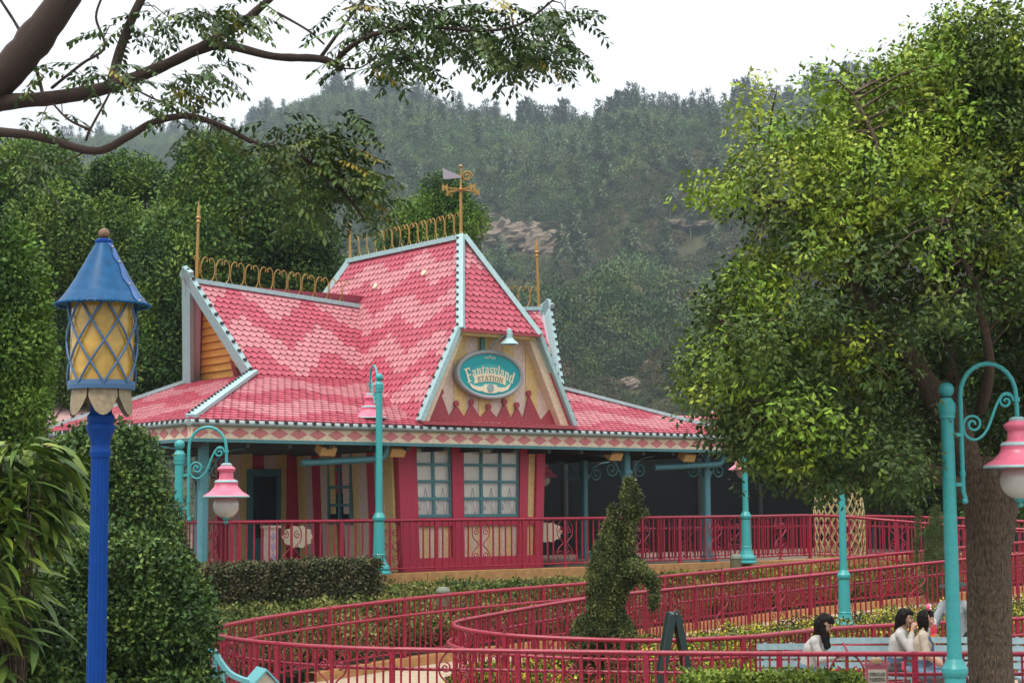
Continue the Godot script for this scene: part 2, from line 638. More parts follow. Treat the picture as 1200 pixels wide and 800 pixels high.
		c *= 1.0 + tone.get_noise_2d(x, d) * 0.5
		xf[k].append(Transform3D(Basis(Vector3.UP, r.randf() * TAU).scaled(s), Vector3(x, hill_height(x, d) + s.y * 0.55, -d)))
		co[k].append(c)
	var lab := ["rounded green trees of the hazy hillside wood", "taller green trees of the hazy hillside wood", "low olive scrub on the lower hillside"]
	for k in 3:
		var o := many(["hillside_forest", "hillside_woods", "hillside_scrub"][k], meshes[k], leaf_mat("far_leaf", 0.2), xf[k], co[k], self)
		tag(o, lab[k], ["forest", "forest", "scrub"][k], "", "stuff")
	# thin pines standing along the skyline, with bare lower trunks
	var pine := Mb.new()
	var pr := rand(8)
	pine.col = Color(0.9, 0.85, 0.75)
	pine.tube([Vector3.ZERO, Vector3(0.02, 0.5, 0), Vector3(0, 0.95, 0)], [0.022, 0.016, 0.006], 4)
	for i in 70:
		var y := pr.randf_range(0.4, 1.0)
		var wide := 0.22 * (1.0 - absf(y - 0.68) * 1.9) + 0.03
		var a := pr.randf() * TAU
		var o := Vector3(cos(a) * wide * pr.randf(), y, sin(a) * wide * pr.randf())
		var e := Vector3(cos(a), pr.randf_range(-0.5, 0.5), sin(a)) * 0.12
		pine.col = Color.WHITE * pr.randf_range(0.7, 1.2)
		pine.tri(o - e * 0.4, o + e + Vector3.UP * 0.05, o + e.cross(Vector3.UP) * 0.5)
		pine.tri(o - e * 0.4, o + e - Vector3.UP * 0.05, o - e.cross(Vector3.UP) * 0.5)
	var px := []
	var pc := []
	for i in 1700:
		var bearing := r.randf_range(-100, 1250)
		var far := ridge_at(bearing)
		var d := far + r.randf_range(-60, 10)
		var grove := tone.get_noise_1d(bearing * 0.9)
		if r.randf() > 0.42 + grove * 1.3:
			continue
		var x := (bearing - 600.0) / 2000.0 * d
		var h := r.randf_range(8.0, 15.0) * (0.9 + grove * 0.5)
		px.append(Transform3D(Basis(Vector3.UP, r.randf() * TAU).scaled(Vector3(h * 0.62, h, h * 0.62)), Vector3(x, hill_height(x, d) - 0.3, -d)))
		pc.append(jitter(Color(0.035, 0.060, 0.030), r, 0.2))
	for i in 520:   # pale-stemmed trees standing out of the wood
		var bearing := r.randf_range(200, 1000)
		var d := r.randf_range(400, 740)
		var x := (bearing - 600.0) / 2000.0 * d
		var h := r.randf_range(6.0, 11.5)
		px.append(Transform3D(Basis(Vector3.UP, r.randf() * TAU).scaled(Vector3(h, h, h)), Vector3(x, hill_height(x, d) - 0.3, -d)))
		pc.append(jitter(Color(0.10, 0.14, 0.06), r, 0.2))
	tag(many("ridge_forest", pine.mesh(), leaf_mat("far_leaf", 0.2), px, pc, self), "thin dark pines standing along the hill crest", "forest", "", "stuff")

# ---------------------------------------------------------------- the station
const SC := 6.965
const LEN := 13.93
const WID := 6.68
const Q := 2.92
const EAVE := 4.46
const SKIRT := 5.566
const TC := 4.336

func solid(b: Mb, p: Array, back: Vector3) -> void:   # four front corners, counter-clockwise, given a thickness
	var q := []
	for e in p:
		q.append(e + back)
	b.quad(p[0], p[1], p[2], p[3])
	b.quad(q[3], q[2], q[1], q[0])
	for i in 4:
		var j := (i + 1) % 4
		b.quad(q[i], q[j], p[j], p[i])

func shingles(b: Mb, bl: Vector3, br: Vector3, tr: Vector3, tl: Vector3, light: Color, dark: Color, seed_: int, phase := 0.0, period := 2.0, amp := 0.75, band := 1.1, w := 0.165, e := 0.150, ml = null, mr = null) -> void:
	var r := rand(seed_)
	var u := (br - bl).normalized()
	var up := (tl - bl) - u * (tl - bl).dot(u)
	var high := up.length()
	up /= high
	var nrm := u.cross(up)
	var at := func(x: float, v: float, lift: float) -> Vector3:
		var f := clampf(v / high, 0.0, 1.0)
		var l: Vector3 = edge_at(bl, ml, tl, f)
		var rr: Vector3 = edge_at(br, mr, tr, f)
		var xl := (l - bl).dot(u)
		var xr := (rr - bl).dot(u)
		return l.lerp(rr, clampf((x - xl) / maxf(xr - xl, 0.001), 0.0, 1.0)) + nrm * lift
	var rows := int(high / e) + 1
	for j in rows:
		var v := j * e
		var f := v / high
		var xl: float = (edge_at(bl, ml, tl, f) - bl).dot(u)
		var xr: float = (edge_at(br, mr, tr, f) - bl).dot(u)
		var k0 := int(floor(xl / w)) - 1
		var k1 := int(ceil(xr / w)) + 1
		for k in range(k0, k1):
			var x := k * w + (0.5 * w if j % 2 else 0.0)
			if x + w * 0.97 < xl or x > xr - w * 0.03:
				continue
			var xm := x + w * 0.5
			var zig := absf(fposmod(xm / period + phase, 1.0) - 0.5) * 2.0 * amp
			var c := dark if fposmod((v + zig) / band, 1.0) < 0.5 else light
			var s := r.randf_range(0.94, 1.05)
			b.col = Color(c.r * s, c.g * s * r.randf_range(0.97, 1.03), c.b * s)
			var lift := 0.026 + r.randf_range(-0.004, 0.006)
			var arc := []
			var low := []
			for i in 5:
				var q := i / 4.0
				var vv := v + e * 0.42 * (1.0 - sin(PI * q)) - e * 0.1
				arc.append(at.call(x + w * (0.02 + 0.96 * q), vv, lift))
				low.append(at.call(x + w * (0.02 + 0.96 * q), vv, 0.0))
			var a0: Vector3 = at.call(x + w * 0.02, v + e * 1.1, 0.006)
			var a1: Vector3 = at.call(x + w * 0.98, v + e * 1.1, 0.006)
			b.tri(a0, arc[0], arc[1]); b.tri(a0, arc[1], arc[2]); b.tri(a0, arc[2], a1); b.tri(a1, arc[2], arc[3]); b.tri(a1, arc[3], arc[4])
			for i in 4:
				b.quad(low[i], low[i + 1], arc[i + 1], arc[i])

func edge_at(a: Vector3, m, c: Vector3, f: float) -> Vector3:   # along an edge that may bend at m
	if m == null:
		return a.lerp(c, f)
	var y := lerpf(a.y, c.y, f)
	return a.lerp(m, (y - a.y) / (m.y - a.y)) if y < m.y else m.lerp(c, (y - m.y) / (c.y - m.y))

func trim(root: Node3D, called: String, a: Vector3, c: Vector3, w: float, h: float, m: Material, up := Vector3.UP, pegs := true) -> MeshInstance3D:
	var b := Mb.new()
	b.bar(a, c, w, h, up)
	var o := part(called, b, m, root)
	if pegs:
		var k := Mb.new()
		var n := int(a.distance_to(c) / 0.2)
		var x := (c - a).normalized()
		var z := x.cross(up).normalized()
		var y := z.cross(x)
		for i in n:
			k.box(a.lerp(c, (i + 0.5) / n) + y * (h * 0.5 + 0.016) - z * w * 0.3, Vector3(0.045, 0.035, 0.045), Basis(x, y, z))
		part("pegs", k, mat("black_iron", 0.02, 0.02, 0.022, 0.6), o).set_meta("kind", "stuff")
	return o

func bay(s: float, y: float, t := 0.75) -> Vector3:   # the bay's walls lean outwards a little
	return B(SC + (s - SC) * (0.935 + 0.065 * (y - 1.6) / 2.7), t, y)

func bay_panel(root: Node, called: String, s0: float, s1: float, y0: float, y1: float, t: float, thick: float, m: Material) -> MeshInstance3D:
	var b := Mb.new()
	solid(b, [bay(s0, y0, t), bay(s1, y0, t), bay(s1, y1, t), bay(s0, y1, t)], Vector3(0, 0, -thick))
	return part(called, b, m, root)

func crest_mesh() -> ArrayMesh:
	var b := Mb.new()
	for s in [-1.0, 1.0]:
		b.tube(smooth([Vector3(0.10 * s, 0, 0), Vector3(0.03 * s, 0.1, 0), Vector3(0.015 * s, 0.25, 0), Vector3(0.03 * s, 0.42, 0), Vector3(0.10 * s, 0.5, 0), Vector3(0.155 * s, 0.46, 0), Vector3(0.14 * s, 0.40, 0)], 4), 0.0105, 5)
	return b.mesh()

func spiral(c: Vector3, r0: float, turns: float, start: float, dirn: float, n := 22) -> Array:
	var out := []
	for i in n + 1:
		var f := float(i) / n
		var a := start + dirn * TAU * turns * f
		out.append(c + Vector3(cos(a), sin(a), 0) * r0 * (1.0 - 0.82 * f))
	return out

func spire(root: Node3D, foot: Vector3, high: float, lean := 0.0) -> void:
	var gold := mat("gilding")
	var b := Mb.new()
	b.lathe([[0.040, 0.0], [0.036, 0.1], [0.028, high * 0.70], [0.050, high * 0.72], [0.032, high * 0.745], [0.060, high * 0.77], [0.038, high * 0.79], [0.034, high * 0.86], [0.0, high]], 8)
	part("spire", b, gold, root, Transform3D(Basis(Vector3.BACK, lean), foot))

func build_station() -> void:
	mat("gilding", 0.50, 0.29, 0.075, 0.45, {"metal": 0.35, "tex": grain("gild", 0.05, 0.7, 1.0), "scale": 2.0})
	var blue := mat("pale_blue_paint", 0.35, 0.52, 0.54, 0.5, {"tex": grain("paint", 0.02, 0.86, 1.0), "scale": 1.0})
	var cream := mat("cream_paint", 0.78, 0.62, 0.45, 0.6, {"tex": grain("paint", 0.02, 0.86, 1.0), "scale": 1.0})
	var yellow := mat("yellow_paint", 0.76, 0.55, 0.23, 0.6, {"tex": grain("paint", 0.02, 0.86, 1.0), "scale": 1.0})
	var pale := mat("pale_pink_paint", 0.74, 0.57, 0.48, 0.6, {"tex": grain("paint", 0.02, 0.86, 1.0), "scale": 1.0})
	var red := mat("crimson_paint", 0.52, 0.030, 0.075, 0.5, {"tex": grain("paint", 0.02, 0.86, 1.0), "scale": 1.0})
	var brick := mat("dull_red_paint", 0.36, 0.055, 0.07, 0.6, {"tex": grain("paint", 0.02, 0.86, 1.0), "scale": 1.0})
	var teal := mat("dark_teal_paint", 0.06, 0.20, 0.22, 0.45, {"tex": grain("paint", 0.02, 0.86, 1.0), "scale": 1.0})
	var orange := mat("orange_paint", 0.72, 0.34, 0.07, 0.6, {"tex": grain("paint", 0.02, 0.86, 1.0), "scale": 1.0})
	var gold := mat("gilding")
	var tiles := mat("roof_tiles", 1, 1, 1, 0.62, {"vc": true, "tex": grain("tile", 0.015, 0.82, 1.0), "scale": 0.8})
	var under := mat("roof_board", 0.40, 0.08, 0.12, 0.8)
	var lp := Color(0.60, 0.225, 0.258)
	var dp := Color(0.505, 0.082, 0.128)
	var sp := lp   # the same tiles on every slope
	var sd := dp
	var st := thing("station_building", "pink shingled station with a steep sign gable and striped bay walls", "building", P0, ANG)

	# --- roofs: [name, corners bl br tr tl, light, dark, phase, period, amplitude, band]
	var skirt_top := 5.75
	var slopes := [
		["eaves_roof", B(-0.06, -0.06, EAVE), B(LEN + 0.06, -0.06, EAVE), B(LEN - Q, Q, SKIRT), B(Q, Q, SKIRT), sp, sd, 0.1, 2.4, 0.6, 1.5],
		["eaves_roof", B(-0.06, WID, EAVE), B(-0.06, -0.06, EAVE), B(Q, Q, SKIRT), B(Q, skirt_top, SKIRT), sp, sd, 0.3, 2.4, 0.6, 1.5],
		["eaves_roof", B(LEN + 0.06, -0.06, EAVE), B(LEN + 0.06, WID, EAVE), B(LEN - Q, skirt_top, SKIRT), B(LEN - Q, Q, SKIRT), sp, sd, 0.3, 2.4, 0.6, 1.5],
		["eaves_roof", B(LEN + 0.06, WID, EAVE), B(-0.06, WID, EAVE), B(Q, skirt_top, SKIRT), B(LEN - Q, skirt_top, SKIRT), sp, sd, 0.3, 2.4, 0.6, 1.5],
		["wing_roof", B(Q, Q, SKIRT), B(SC, Q, SKIRT), B(SC, TC, 7.27), B(2.25, TC, 7.56), lp, dp, 0.38, 1.85, 0.92, 1.6],
		["wing_roof", B(SC, Q, SKIRT), B(LEN - Q, Q, SKIRT), B(11.55, TC, 7.60), B(SC, TC, 7.27), lp, dp, 0.38, 1.85, 0.92, 1.6],
		["wing_roof", B(LEN - Q, skirt_top, SKIRT), B(Q, skirt_top, SKIRT), B(2.25, TC, 7.56), B(11.55, TC, 7.60), lp, dp, 0.38, 1.85, 0.92, 1.6],
		["tower_roof", B(SC - 1.925, 6.9, 4.55), B(SC - 1.925, 0.0, 4.55), B(SC, 1.3, 8.525), B(SC, 5.6, 8.525), lp, dp, 0.2, 1.9, 0.50, 1.06, B(SC - 1.005, 6.9, 6.45), B(SC - 1.005, 0.0, 6.45)],
		["tower_roof", B(SC + 1.925, 0.0, 4.55), B(SC + 1.925, 6.9, 4.55), B(SC, 5.6, 8.525), B(SC, 1.3, 8.525), lp, dp, 0.2, 1.9, 0.50, 1.06, B(SC + 1.005, 0.0, 6.45), B(SC + 1.005, 6.9, 6.45)],
		["tower_roof", B(SC - 1.0, -0.06, 6.43), B(SC + 1.0, -0.06, 6.43), B(SC + 0.02, 1.3, 8.525), B(SC - 0.02, 1.3, 8.525), lp, dp, 0.0, 2.0, 0.55, 3.4],
		["tower_roof", B(SC + 1.0, 6.9, 6.45), B(SC - 1.0, 6.9, 6.45), B(SC - 0.02, 5.6, 8.525), B(SC + 0.02, 5.6, 8.525), lp, dp, 0.0, 2.0, 0.55, 3.4],
	]
	var n := 0
	for q in slopes:
		var deck := Mb.new()
		var nn: Vector3 = (q[2] - q[1]).cross(q[4] - q[1]).normalized()
		if q.size() > 11:
			deck.quad(q[1] - nn * 0.012, q[2] - nn * 0.012, q[12] - nn * 0.012, q[11] - nn * 0.012)
			deck.quad(q[11] - nn * 0.012, q[12] - nn * 0.012, q[3] - nn * 0.012, q[4] - nn * 0.012)
		else:
			deck.quad(q[1] - nn * 0.012, q[2] - nn * 0.012, q[3] - nn * 0.012, q[4] - nn * 0.012)
		var o := part(q[0], deck, under, st)
		var sh := Mb.new()
		shingles(sh, q[1], q[2], q[3], q[4], q[5], q[6], 100 + n, q[7], q[8], q[9], q[10], 0.165, 0.150, q[11] if q.size() > 11 else null, q[12] if q.size() > 11 else null)
		var so := part("shingles", sh, tiles, o)
		so.set_meta("kind", "stuff")
		n += 1
	# two small round vents on the tower slope
	for e in [[2.15, 7.85], [3.95, 7.75]]:
		var s: float = SC - (8.525 - e[1]) * 0.482
		var vb := Mb.new()
		vb.lathe([[0.075, 0.0], [0.075, 0.035], [0.065, 0.045], [0.0, 0.046]], 14)
		part("roof_vent", vb, cream, st, Transform3D(Basis(Vector3.BACK, 1.12), B(s - 0.02, e[0], e[1])))

	# --- trims along hips, ridges and gable edges
	trim(st, "hip_trim", B(0.0, 0.0, EAVE + 0.05), B(Q, Q, SKIRT + 0.07), 0.20, 0.07, blue)
	trim(st, "hip_trim", B(LEN, 0.0, EAVE + 0.05), B(LEN - Q, Q, SKIRT + 0.07), 0.20, 0.07, blue)
	trim(st, "hip_trim", B(0.0, WID, EAVE + 0.05), B(Q, skirt_top, SKIRT + 0.07), 0.14, 0.07, blue)
	trim(st, "hip_trim", B(LEN, WID, EAVE + 0.05), B(LEN - Q, skirt_top, SKIRT + 0.07), 0.14, 0.07, blue)
	trim(st, "ridge_trim", B(2.2, TC, 7.60), B(6.5, TC, 7.33), 0.14, 0.09, blue, Vector3.UP, false)
	trim(st, "ridge_trim", B(7.4, TC, 7.32), B(11.6, TC, 7.64), 0.14, 0.09, blue, Vector3.UP, false)
	trim(st, "ridge_trim", B(SC, 1.2, 8.56), B(SC, 5.7, 8.56), 0.16, 0.10, blue, Vector3.UP, false)
	for s in [-1.0, 1.0]:
		var side := Vector3(s, 0.3, 0.6)
		trim(st, "hip_trim", B(SC + s * 1.03, -0.07, 6.42), B(SC + s * 0.05, 1.24, 8.58), 0.15, 0.10, blue, side)
		trim(st, "hip_trim", B(SC + s * 1.0, 6.9, 6.5), B(SC, 5.6, 8.58), 0.14, 0.08, blue, side, false)
		# raking trim of the sign gable: blue outside, cream inside
		trim(st, "gable_trim", B(SC + s * 1.98, 0.0, 4.56), B(SC + s * 1.03, 0.0, 6.46), 0.16, 0.10, blue, Vector3(s, 0.5, 0))
		var cb := Mb.new()
		solid(cb, [B(SC + s * (1.93 if s > 0 else 1.70), 0.08, 4.56), B(SC + s * (1.70 if s > 0 else 1.93), 0.08, 4.56), B(SC + s * (0.80 if s > 0 else 1.0), 0.08, 6.43), B(SC + s * (1.0 if s > 0 else 0.80), 0.08, 6.43)] if s < 0 else
			[B(SC + 1.70, 0.08, 4.56), B(SC + 1.93, 0.08, 4.56), B(SC + 1.0, 0.08, 6.43), B(SC + 0.80, 0.08, 6.43)], Vector3(0, 0, -0.28))
		part("barge_board", cb, cream, st)
	var head := Mb.new()
	head.bar(B(SC - 0.95, 0.16, 6.37), B(SC + 0.95, 0.16, 6.37), 0.30, 0.10)
	part("gable_beam", head, yellow, st)
	trim(st, "gable_trim", B(SC - 1.02, -0.10, 6.40), B(SC + 1.02, -0.10, 6.40), 0.05, 0.05, brick, Vector3.UP, false)

	# --- the sign gable: vertical boards in yellow and pale pink, and the crown of points along its foot
	var gw := Node3D.new()
	gw.name = "gable_wall"
	st.add_child(gw, true)
	for i in 12:
		var s0 := SC - 1.86 + 0.31 * i
		var s1 := s0 + 0.31
		var h0 := minf(6.42, 4.55 + 1.88 * (1.87 - absf(s0 - SC)) / 0.90)
		var h1 := minf(6.42, 4.55 + 1.88 * (1.87 - absf(s1 - SC)) / 0.90)
		var pb := Mb.new()
		var tt := 0.30 + (0.0 if i % 2 else 0.006)
		solid(pb, [B(s0 + 0.004, tt, 4.52), B(s1 - 0.004, tt, 4.52), B(s1 - 0.004, tt, maxf(h1, 4.53)), B(s0 + 0.004, tt, maxf(h0, 4.53))], Vector3(0, 0, -0.04))
		part("board", pb, yellow if i % 2 else pale, gw)
	var crown := PackedVector2Array([Vector2(-1.82, 0)])
	var peaks := [[-1.28, 0.56], [-0.90, 0.34], [-0.52, 0.38], [-0.08, 0.30], [0.34, 0.42], [0.66, 0.36], [0.98, 0.62]]
	for i in peaks.size():
		var p: Array = peaks[i]
		var left: float = (peaks[i - 1][0] + p[0]) * 0.5 if i else -1.72
		crown.append(Vector2(left + 0.01, 0.10 if i else 0.14))
		crown.append(Vector2(p[0], p[1]))
	crown.append(Vector2(1.30, 0.08)); crown.append(Vector2(1.55, 0.34)); crown.append(Vector2(1.70, 0.14)); crown.append(Vector2(1.78, 0))
	var cp := Mb.new()
	cp.plate(crown, 0.035, Transform3D(Basis.IDENTITY, B(SC, 0.285, 4.58)))
	var crown_o := part("crown_motif", cp, brick, gw)
	for p in peaks:
		var db := Mb.new()
		var disc := PackedVector2Array()
		for i in 12:
			disc.append(Vector2(p[0], p[1] + 0.03) + Vector2.from_angle(TAU * i / 12) * 0.062)
		db.plate(disc, 0.04, Transform3D(Basis.IDENTITY, B(SC, 0.283, 4.58)))
		part("ball", db, brick, crown_o)
	var sill := Mb.new()
	sill.box(B(SC, 0.05, 4.52), Vector3(3.9, 0.07, 0.36))
	part("gable_sill", sill, brick, st)

	# --- leaning gables at the ends of the long ridge, open in front of a recessed wall
	for s in [-1.0, 1.0]:
		var f := func(a: float, t: float, y: float) -> Vector3:
			return B(a if s < 0 else LEN - a, t, y)
		var peak: Vector3 = f.call(2.07, TC, 7.87)
		var fr: Vector3 = f.call(2.88, Q - 0.05, SKIRT)
		var bk: Vector3 = f.call(2.88, skirt_top + 0.05, SKIRT)
		var nrm: Vector3 = (fr - peak).cross(bk - peak).normalized() * (1.0 if s < 0 else -1.0)
		var boards := [[peak, fr], [peak, bk]]
		for e in boards:
			var inn: Vector3 = ((fr + bk + peak) / 3.0 - (e[0] + e[1]) * 0.5)
			var along: Vector3 = (e[1] - e[0]).normalized()
			inn = (inn - along * inn.dot(along)).normalized()
			var m := Mb.new()
			m.bar(e[0] - inn * -0.12, e[1] - inn * -0.12 , 0.10, 0.30, inn)
			var go := part("gable_trim", m, blue, st)
			var pg := Mb.new()
			for i in 12:
				pg.box(e[0].lerp(e[1], (i + 0.5) / 12.0) - inn * 0.05, Vector3(0.06, 0.05, 0.06))
			part("pegs", pg, mat("black_iron"), go).set_meta("kind", "stuff")
		# reveal and recessed wall
		var ip: Vector3 = f.call(2.46, TC, 7.40)
		var ifr: Vector3 = f.call(3.12, Q + 0.16, SKIRT)
		var ibk: Vector3 = f.call(3.12, skirt_top - 0.16, SKIRT)
		var rv := Mb.new()
		rv.quad(peak + Vector3(0, -0.2, 0), fr + B(0, 0.2, 0), ifr, ip)
		rv.quad(bk + B(0, -0.2, 0), peak + Vector3(0, -0.2, 0), ip, ibk)
		part("reveal", rv, mat("mauve_paint", 0.42, 0.34, 0.38, 0.7), st)
		for i in 12:
			var y0 := SKIRT - 0.1 + 0.15 * i
			var g := clampf(1.0 - (y0 - SKIRT) / (7.36 - SKIRT), 0.02, 1.0)
			var bd := Mb.new()
			var lean := 0.60 * clampf((y0 - SKIRT) / 1.8, 0, 1)
			bd.bar(f.call(3.14 - lean, TC - 1.26 * g, y0 + 0.075), f.call(3.14 - lean, TC + 1.26 * g, y0 + 0.075), 0.03, 0.145)
			part("board", bd, orange, st)
		for i in 3:
			var pk := Mb.new()
			var tb := Q + 0.25 + i * 0.28
			pk.tri(f.call(3.08, tb, SKIRT), f.call(3.08, tb + 0.28, SKIRT), f.call(2.88, tb + 0.14, SKIRT + 0.62 - 0.1 * i))
			pk.tri(f.call(3.10, tb, SKIRT), f.call(2.90, tb + 0.14, SKIRT + 0.62 - 0.1 * i), f.call(3.10, tb + 0.28, SKIRT))
			part("pennant", pk, brick, st)

	# --- gutters, fascia with diamonds, soffit
	var gut := mat("gutter_metal", 0.34, 0.42, 0.42, 0.45, {"tex": grain("paint", 0.02, 0.86, 1.0), "scale": 1.0})
	var sides := [[B(-0.05, -0.05, 0), B(LEN + 0.05, -0.05, 0), 13.9], [B(-0.05, WID + 0.05, 0), B(-0.05, -0.05, 0), 6.7], [B(LEN + 0.05, -0.05, 0), B(LEN + 0.05, WID + 0.05, 0), 6.7]]
	var dia := Mb.new()
	dia.plate(PackedVector2Array([Vector2(-0.19, 0), Vector2(0, -0.095), Vector2(0.19, 0), Vector2(0, 0.095)]), 0.012, Transform3D.IDENTITY)
	var dmesh := dia.mesh()
	var dmat := mat("diamond_pink", 0.60, 0.19, 0.19, 0.6, {"tex": grain("paint", 0.02, 0.86, 1.0), "scale": 1.0})
	for e in sides:
		var x: Vector3 = (e[1] - e[0]).normalized()
		var out := x.cross(Vector3.UP)
		var gb := Mb.new()
		var up := Vector3.UP
		gb.tube([e[0] + up * (EAVE - 0.06) + out * 0.02, e[1] + up * (EAVE - 0.06) + out * 0.02], 0.06, 8)
		var go := part("gutter", gb, gut, st)
		var gp := Mb.new()
		var count := int(e[2] / 0.2)
		for i in count:
			gp.box(e[0].lerp(e[1], (i + 0.5) / count) + up * (EAVE - 0.03) + out * 0.065, Vector3(0.07, 0.05, 0.05), Basis(x, up, out))
		part("brackets", gp, mat("black_iron"), go).set_meta("kind", "stuff")
		var fb := Mb.new()
		fb.bar(e[0] + up * 4.235 - out * 0.05, e[1] + up * 4.235 - out * 0.05, 0.04, 0.23)
		var fo := part("fascia_board", fb, cream, st)
		var dn := int(e[2] / 0.40)
		for i in dn:
			put("diamond", dmesh, dmat, fo, Transform3D(Basis(x, up, out), e[0].lerp(e[1], (i + 0.5) / dn) + up * 4.235 - out * 0.034))
		var lb := Mb.new()
		lb.bar(e[0] + up * 4.09 - out * 0.05, e[1] + up * 4.09 - out * 0.05, 0.09, 0.06)
		part("drip_board", lb, teal, st)
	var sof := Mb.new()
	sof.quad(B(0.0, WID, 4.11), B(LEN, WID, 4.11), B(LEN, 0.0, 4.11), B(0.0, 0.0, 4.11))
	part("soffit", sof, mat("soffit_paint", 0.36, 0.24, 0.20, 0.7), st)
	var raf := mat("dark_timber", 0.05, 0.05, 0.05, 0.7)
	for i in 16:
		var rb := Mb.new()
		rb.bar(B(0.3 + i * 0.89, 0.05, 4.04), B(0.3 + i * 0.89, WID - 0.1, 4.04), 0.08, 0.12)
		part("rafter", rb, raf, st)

	# --- cresting, spires, weathervane
	var cm := crest_mesh()
	var ang := atan2(7.33 - 7.60, 6.5 - 2.2)
	for i in 11:
		var f := i / 10.0
		put("crest_scroll", cm, gold, st, Transform3D(Basis(Vector3.BACK, ang), B(2.42 + 3.5 * f, TC, 7.62 - 0.24 * f)))
	for i in 4:
		put("crest_scroll", cm, gold, st, Transform3D(Basis.IDENTITY, B(10.2 + 0.36 * i, TC, 7.57 + 0.03 * i)))
	for i in 12:
		put("crest_scroll", cm, gold, st, Transform3D(Basis(Vector3.UP, PI / 2), B(SC, 1.55 + 0.335 * i, 8.60)))
	spire(st, B(2.35, TC, 7.58), 1.75, -0.02)
	spire(st, B(11.55, TC, 7.66), 1.75, 0.04)
	spire(st, B(SC, 5.62, 8.58), 0.9)
	var wv := Mb.new()
	wv.lathe([[0.05, 0], [0.035, 0.1], [0.03, 0.95], [0.09, 0.99], [0.03, 1.03], [0.022, 1.1], [0.018, 1.45], [0.045, 1.5], [0.0, 1.55]], 8)
	var wo := part("weathervane", wv, gold, st, Transform3D(Basis.IDENTITY, B(SC, 1.3, 8.58)))
	var ar := Mb.new()
	ar.bar(Vector3(-0.42, 1.0, 0), Vector3(0.42, 1.0, 0), 0.03, 0.03)
	ar.bar(Vector3(0, 1.0, -0.42), Vector3(0, 1.0, 0.42), 0.03, 0.03)
	for a in [Vector3(-0.42, 1.0, 0), Vector3(0.42, 1.0, 0), Vector3(0, 1.0, 0.42), Vector3(0, 1.0, -0.42)]:
		ar.plate(PackedVector2Array([Vector2(-0.08, -0.1), Vector2(-0.03, -0.1), Vector2(0, -0.02), Vector2(0.03, -0.1), Vector2(0.08, -0.1), Vector2(0.07, 0.1), Vector2(0.02, 0.04), Vector2(-0.02, 0.04), Vector2(-0.07, 0.1)]), 0.03, Transform3D(Basis(Vector3.UP, -0.5).scaled(Vector3.ONE * 0.8), a))
	part("compass_arms", ar, gold, wo)
	var fl := Mb.new()
	fl.plate(PackedVector2Array([Vector2(-0.38, 0.08), Vector2(-0.40, 0.32), Vector2(0.0, 0.17), Vector2(0.0, 0.13)]), 0.02, Transform3D(Basis(Vector3.UP, -0.4), Vector3(0, 1.12, 0)))
	part("vane_tail", fl, mat("tarnished_silver", 0.30, 0.27, 0.32, 0.5), wo)
	var dn2 := Mb.new()
	dn2.tube(spiral(Vector3(0, 0, 0), 0.12, 1.5, 0.0, 1.0), 0.022, 6)
	part("vane_head", dn2, gold, wo, Transform3D(Basis(Vector3.UP, -0.4), Vector3(0.16, 1.3, 0)))

	# --- the bay: posts, windows, panels
	var wall := Mb.new()
	solid(wall, [bay(4.95, 1.6, 0.86), bay(8.85, 1.6, 0.86), bay(8.85, 4.1, 0.86), bay(4.95, 4.1, 0.86)], Vector3(0, 0, -0.06))
	part("bay_wall", wall, yellow, st)
	for e in [[4.93, 5.38], [6.27, 6.57], [8.07, 8.30], [8.53, 8.75]]:
		bay_panel(st, "post", e[0], e[1], 1.6, 4.1, 0.70, 0.16, red)
	bay_panel(st, "board", 8.30, 8.53, 1.6, 4.1, 0.78, 0.08, yellow)
	bay_panel(st, "sill_board", 4.93, 8.75, 2.50, 2.66, 0.72, 0.12, red)
	bay_panel(st, "plinth_board", 4.93, 8.75, 1.6, 1.86, 0.67, 0.15, red)
	var idx := 0
	for e in [[5.38, 6.27, 2], [6.57, 8.07, 3]]:
		var cols: int = e[2]
		var win := Node3D.new()
		win.name = "window"
		st.add_child(win, true)
		var fr := Mb.new()
		var dx: float = (e[1] - e[0]) / cols
		for i in cols + 1:
			var s: float = e[0] + dx * i
			var hw := 0.035 if i in [0, cols] else 0.028
			solid(fr, [bay(s - hw, 2.66, 0.74), bay(s + hw, 2.66, 0.74), bay(s + hw, 4.1, 0.74), bay(s - hw, 4.1, 0.74)], Vector3(0, 0, -0.06))
		for j in 5:
			var y := 2.70 + j * 0.345
			solid(fr, [bay(e[0], y - 0.03, 0.737), bay(e[1], y - 0.03, 0.737), bay(e[1], y + 0.03, 0.737), bay(e[0], y + 0.03, 0.737)], Vector3(0, 0, -0.06))
		part("frame", fr, mat("window_teal", 0.07, 0.20, 0.22, 0.45), win)
		for i in cols:
			for j in 4:
				bay_panel(win, "pane", e[0] + dx * i + 0.02, e[0] + dx * (i + 1) - 0.02, 2.71 + j * 0.345, 3.03 + j * 0.345, 0.765, 0.006, mat("pane_glass", 0.9, 0.95, 0.95, 0.05, {"alpha": 0.12}))
		bay_panel(win, "blind", e[0] + 0.01, e[1] - 0.01, 3.0, 4.09, 0.84, 0.012, mat("blind_cloth", 0.74, 0.64, 0.50, 0.8))
		var cf := Mb.new()
		var folds := cols * 16
		for i in folds:
			var c0: float = lerpf(e[0] + 0.01, e[1] - 0.01, float(i) / folds)
			var c1: float = lerpf(e[0] + 0.01, e[1] - 0.01, float(i + 1) / folds)
			var z0 := 0.835 + 0.018 * sin(i * 1.7)
			var z1 := 0.835 + 0.018 * sin((i + 1) * 1.7)
			cf.quad(bay(c0, 2.69, z0), bay(c1, 2.69, z1), bay(c1, 3.06, z1), bay(c0, 3.06, z0))
		part("curtain", cf, mat("curtain_cloth", 0.60, 0.50, 0.42, 0.85), win)
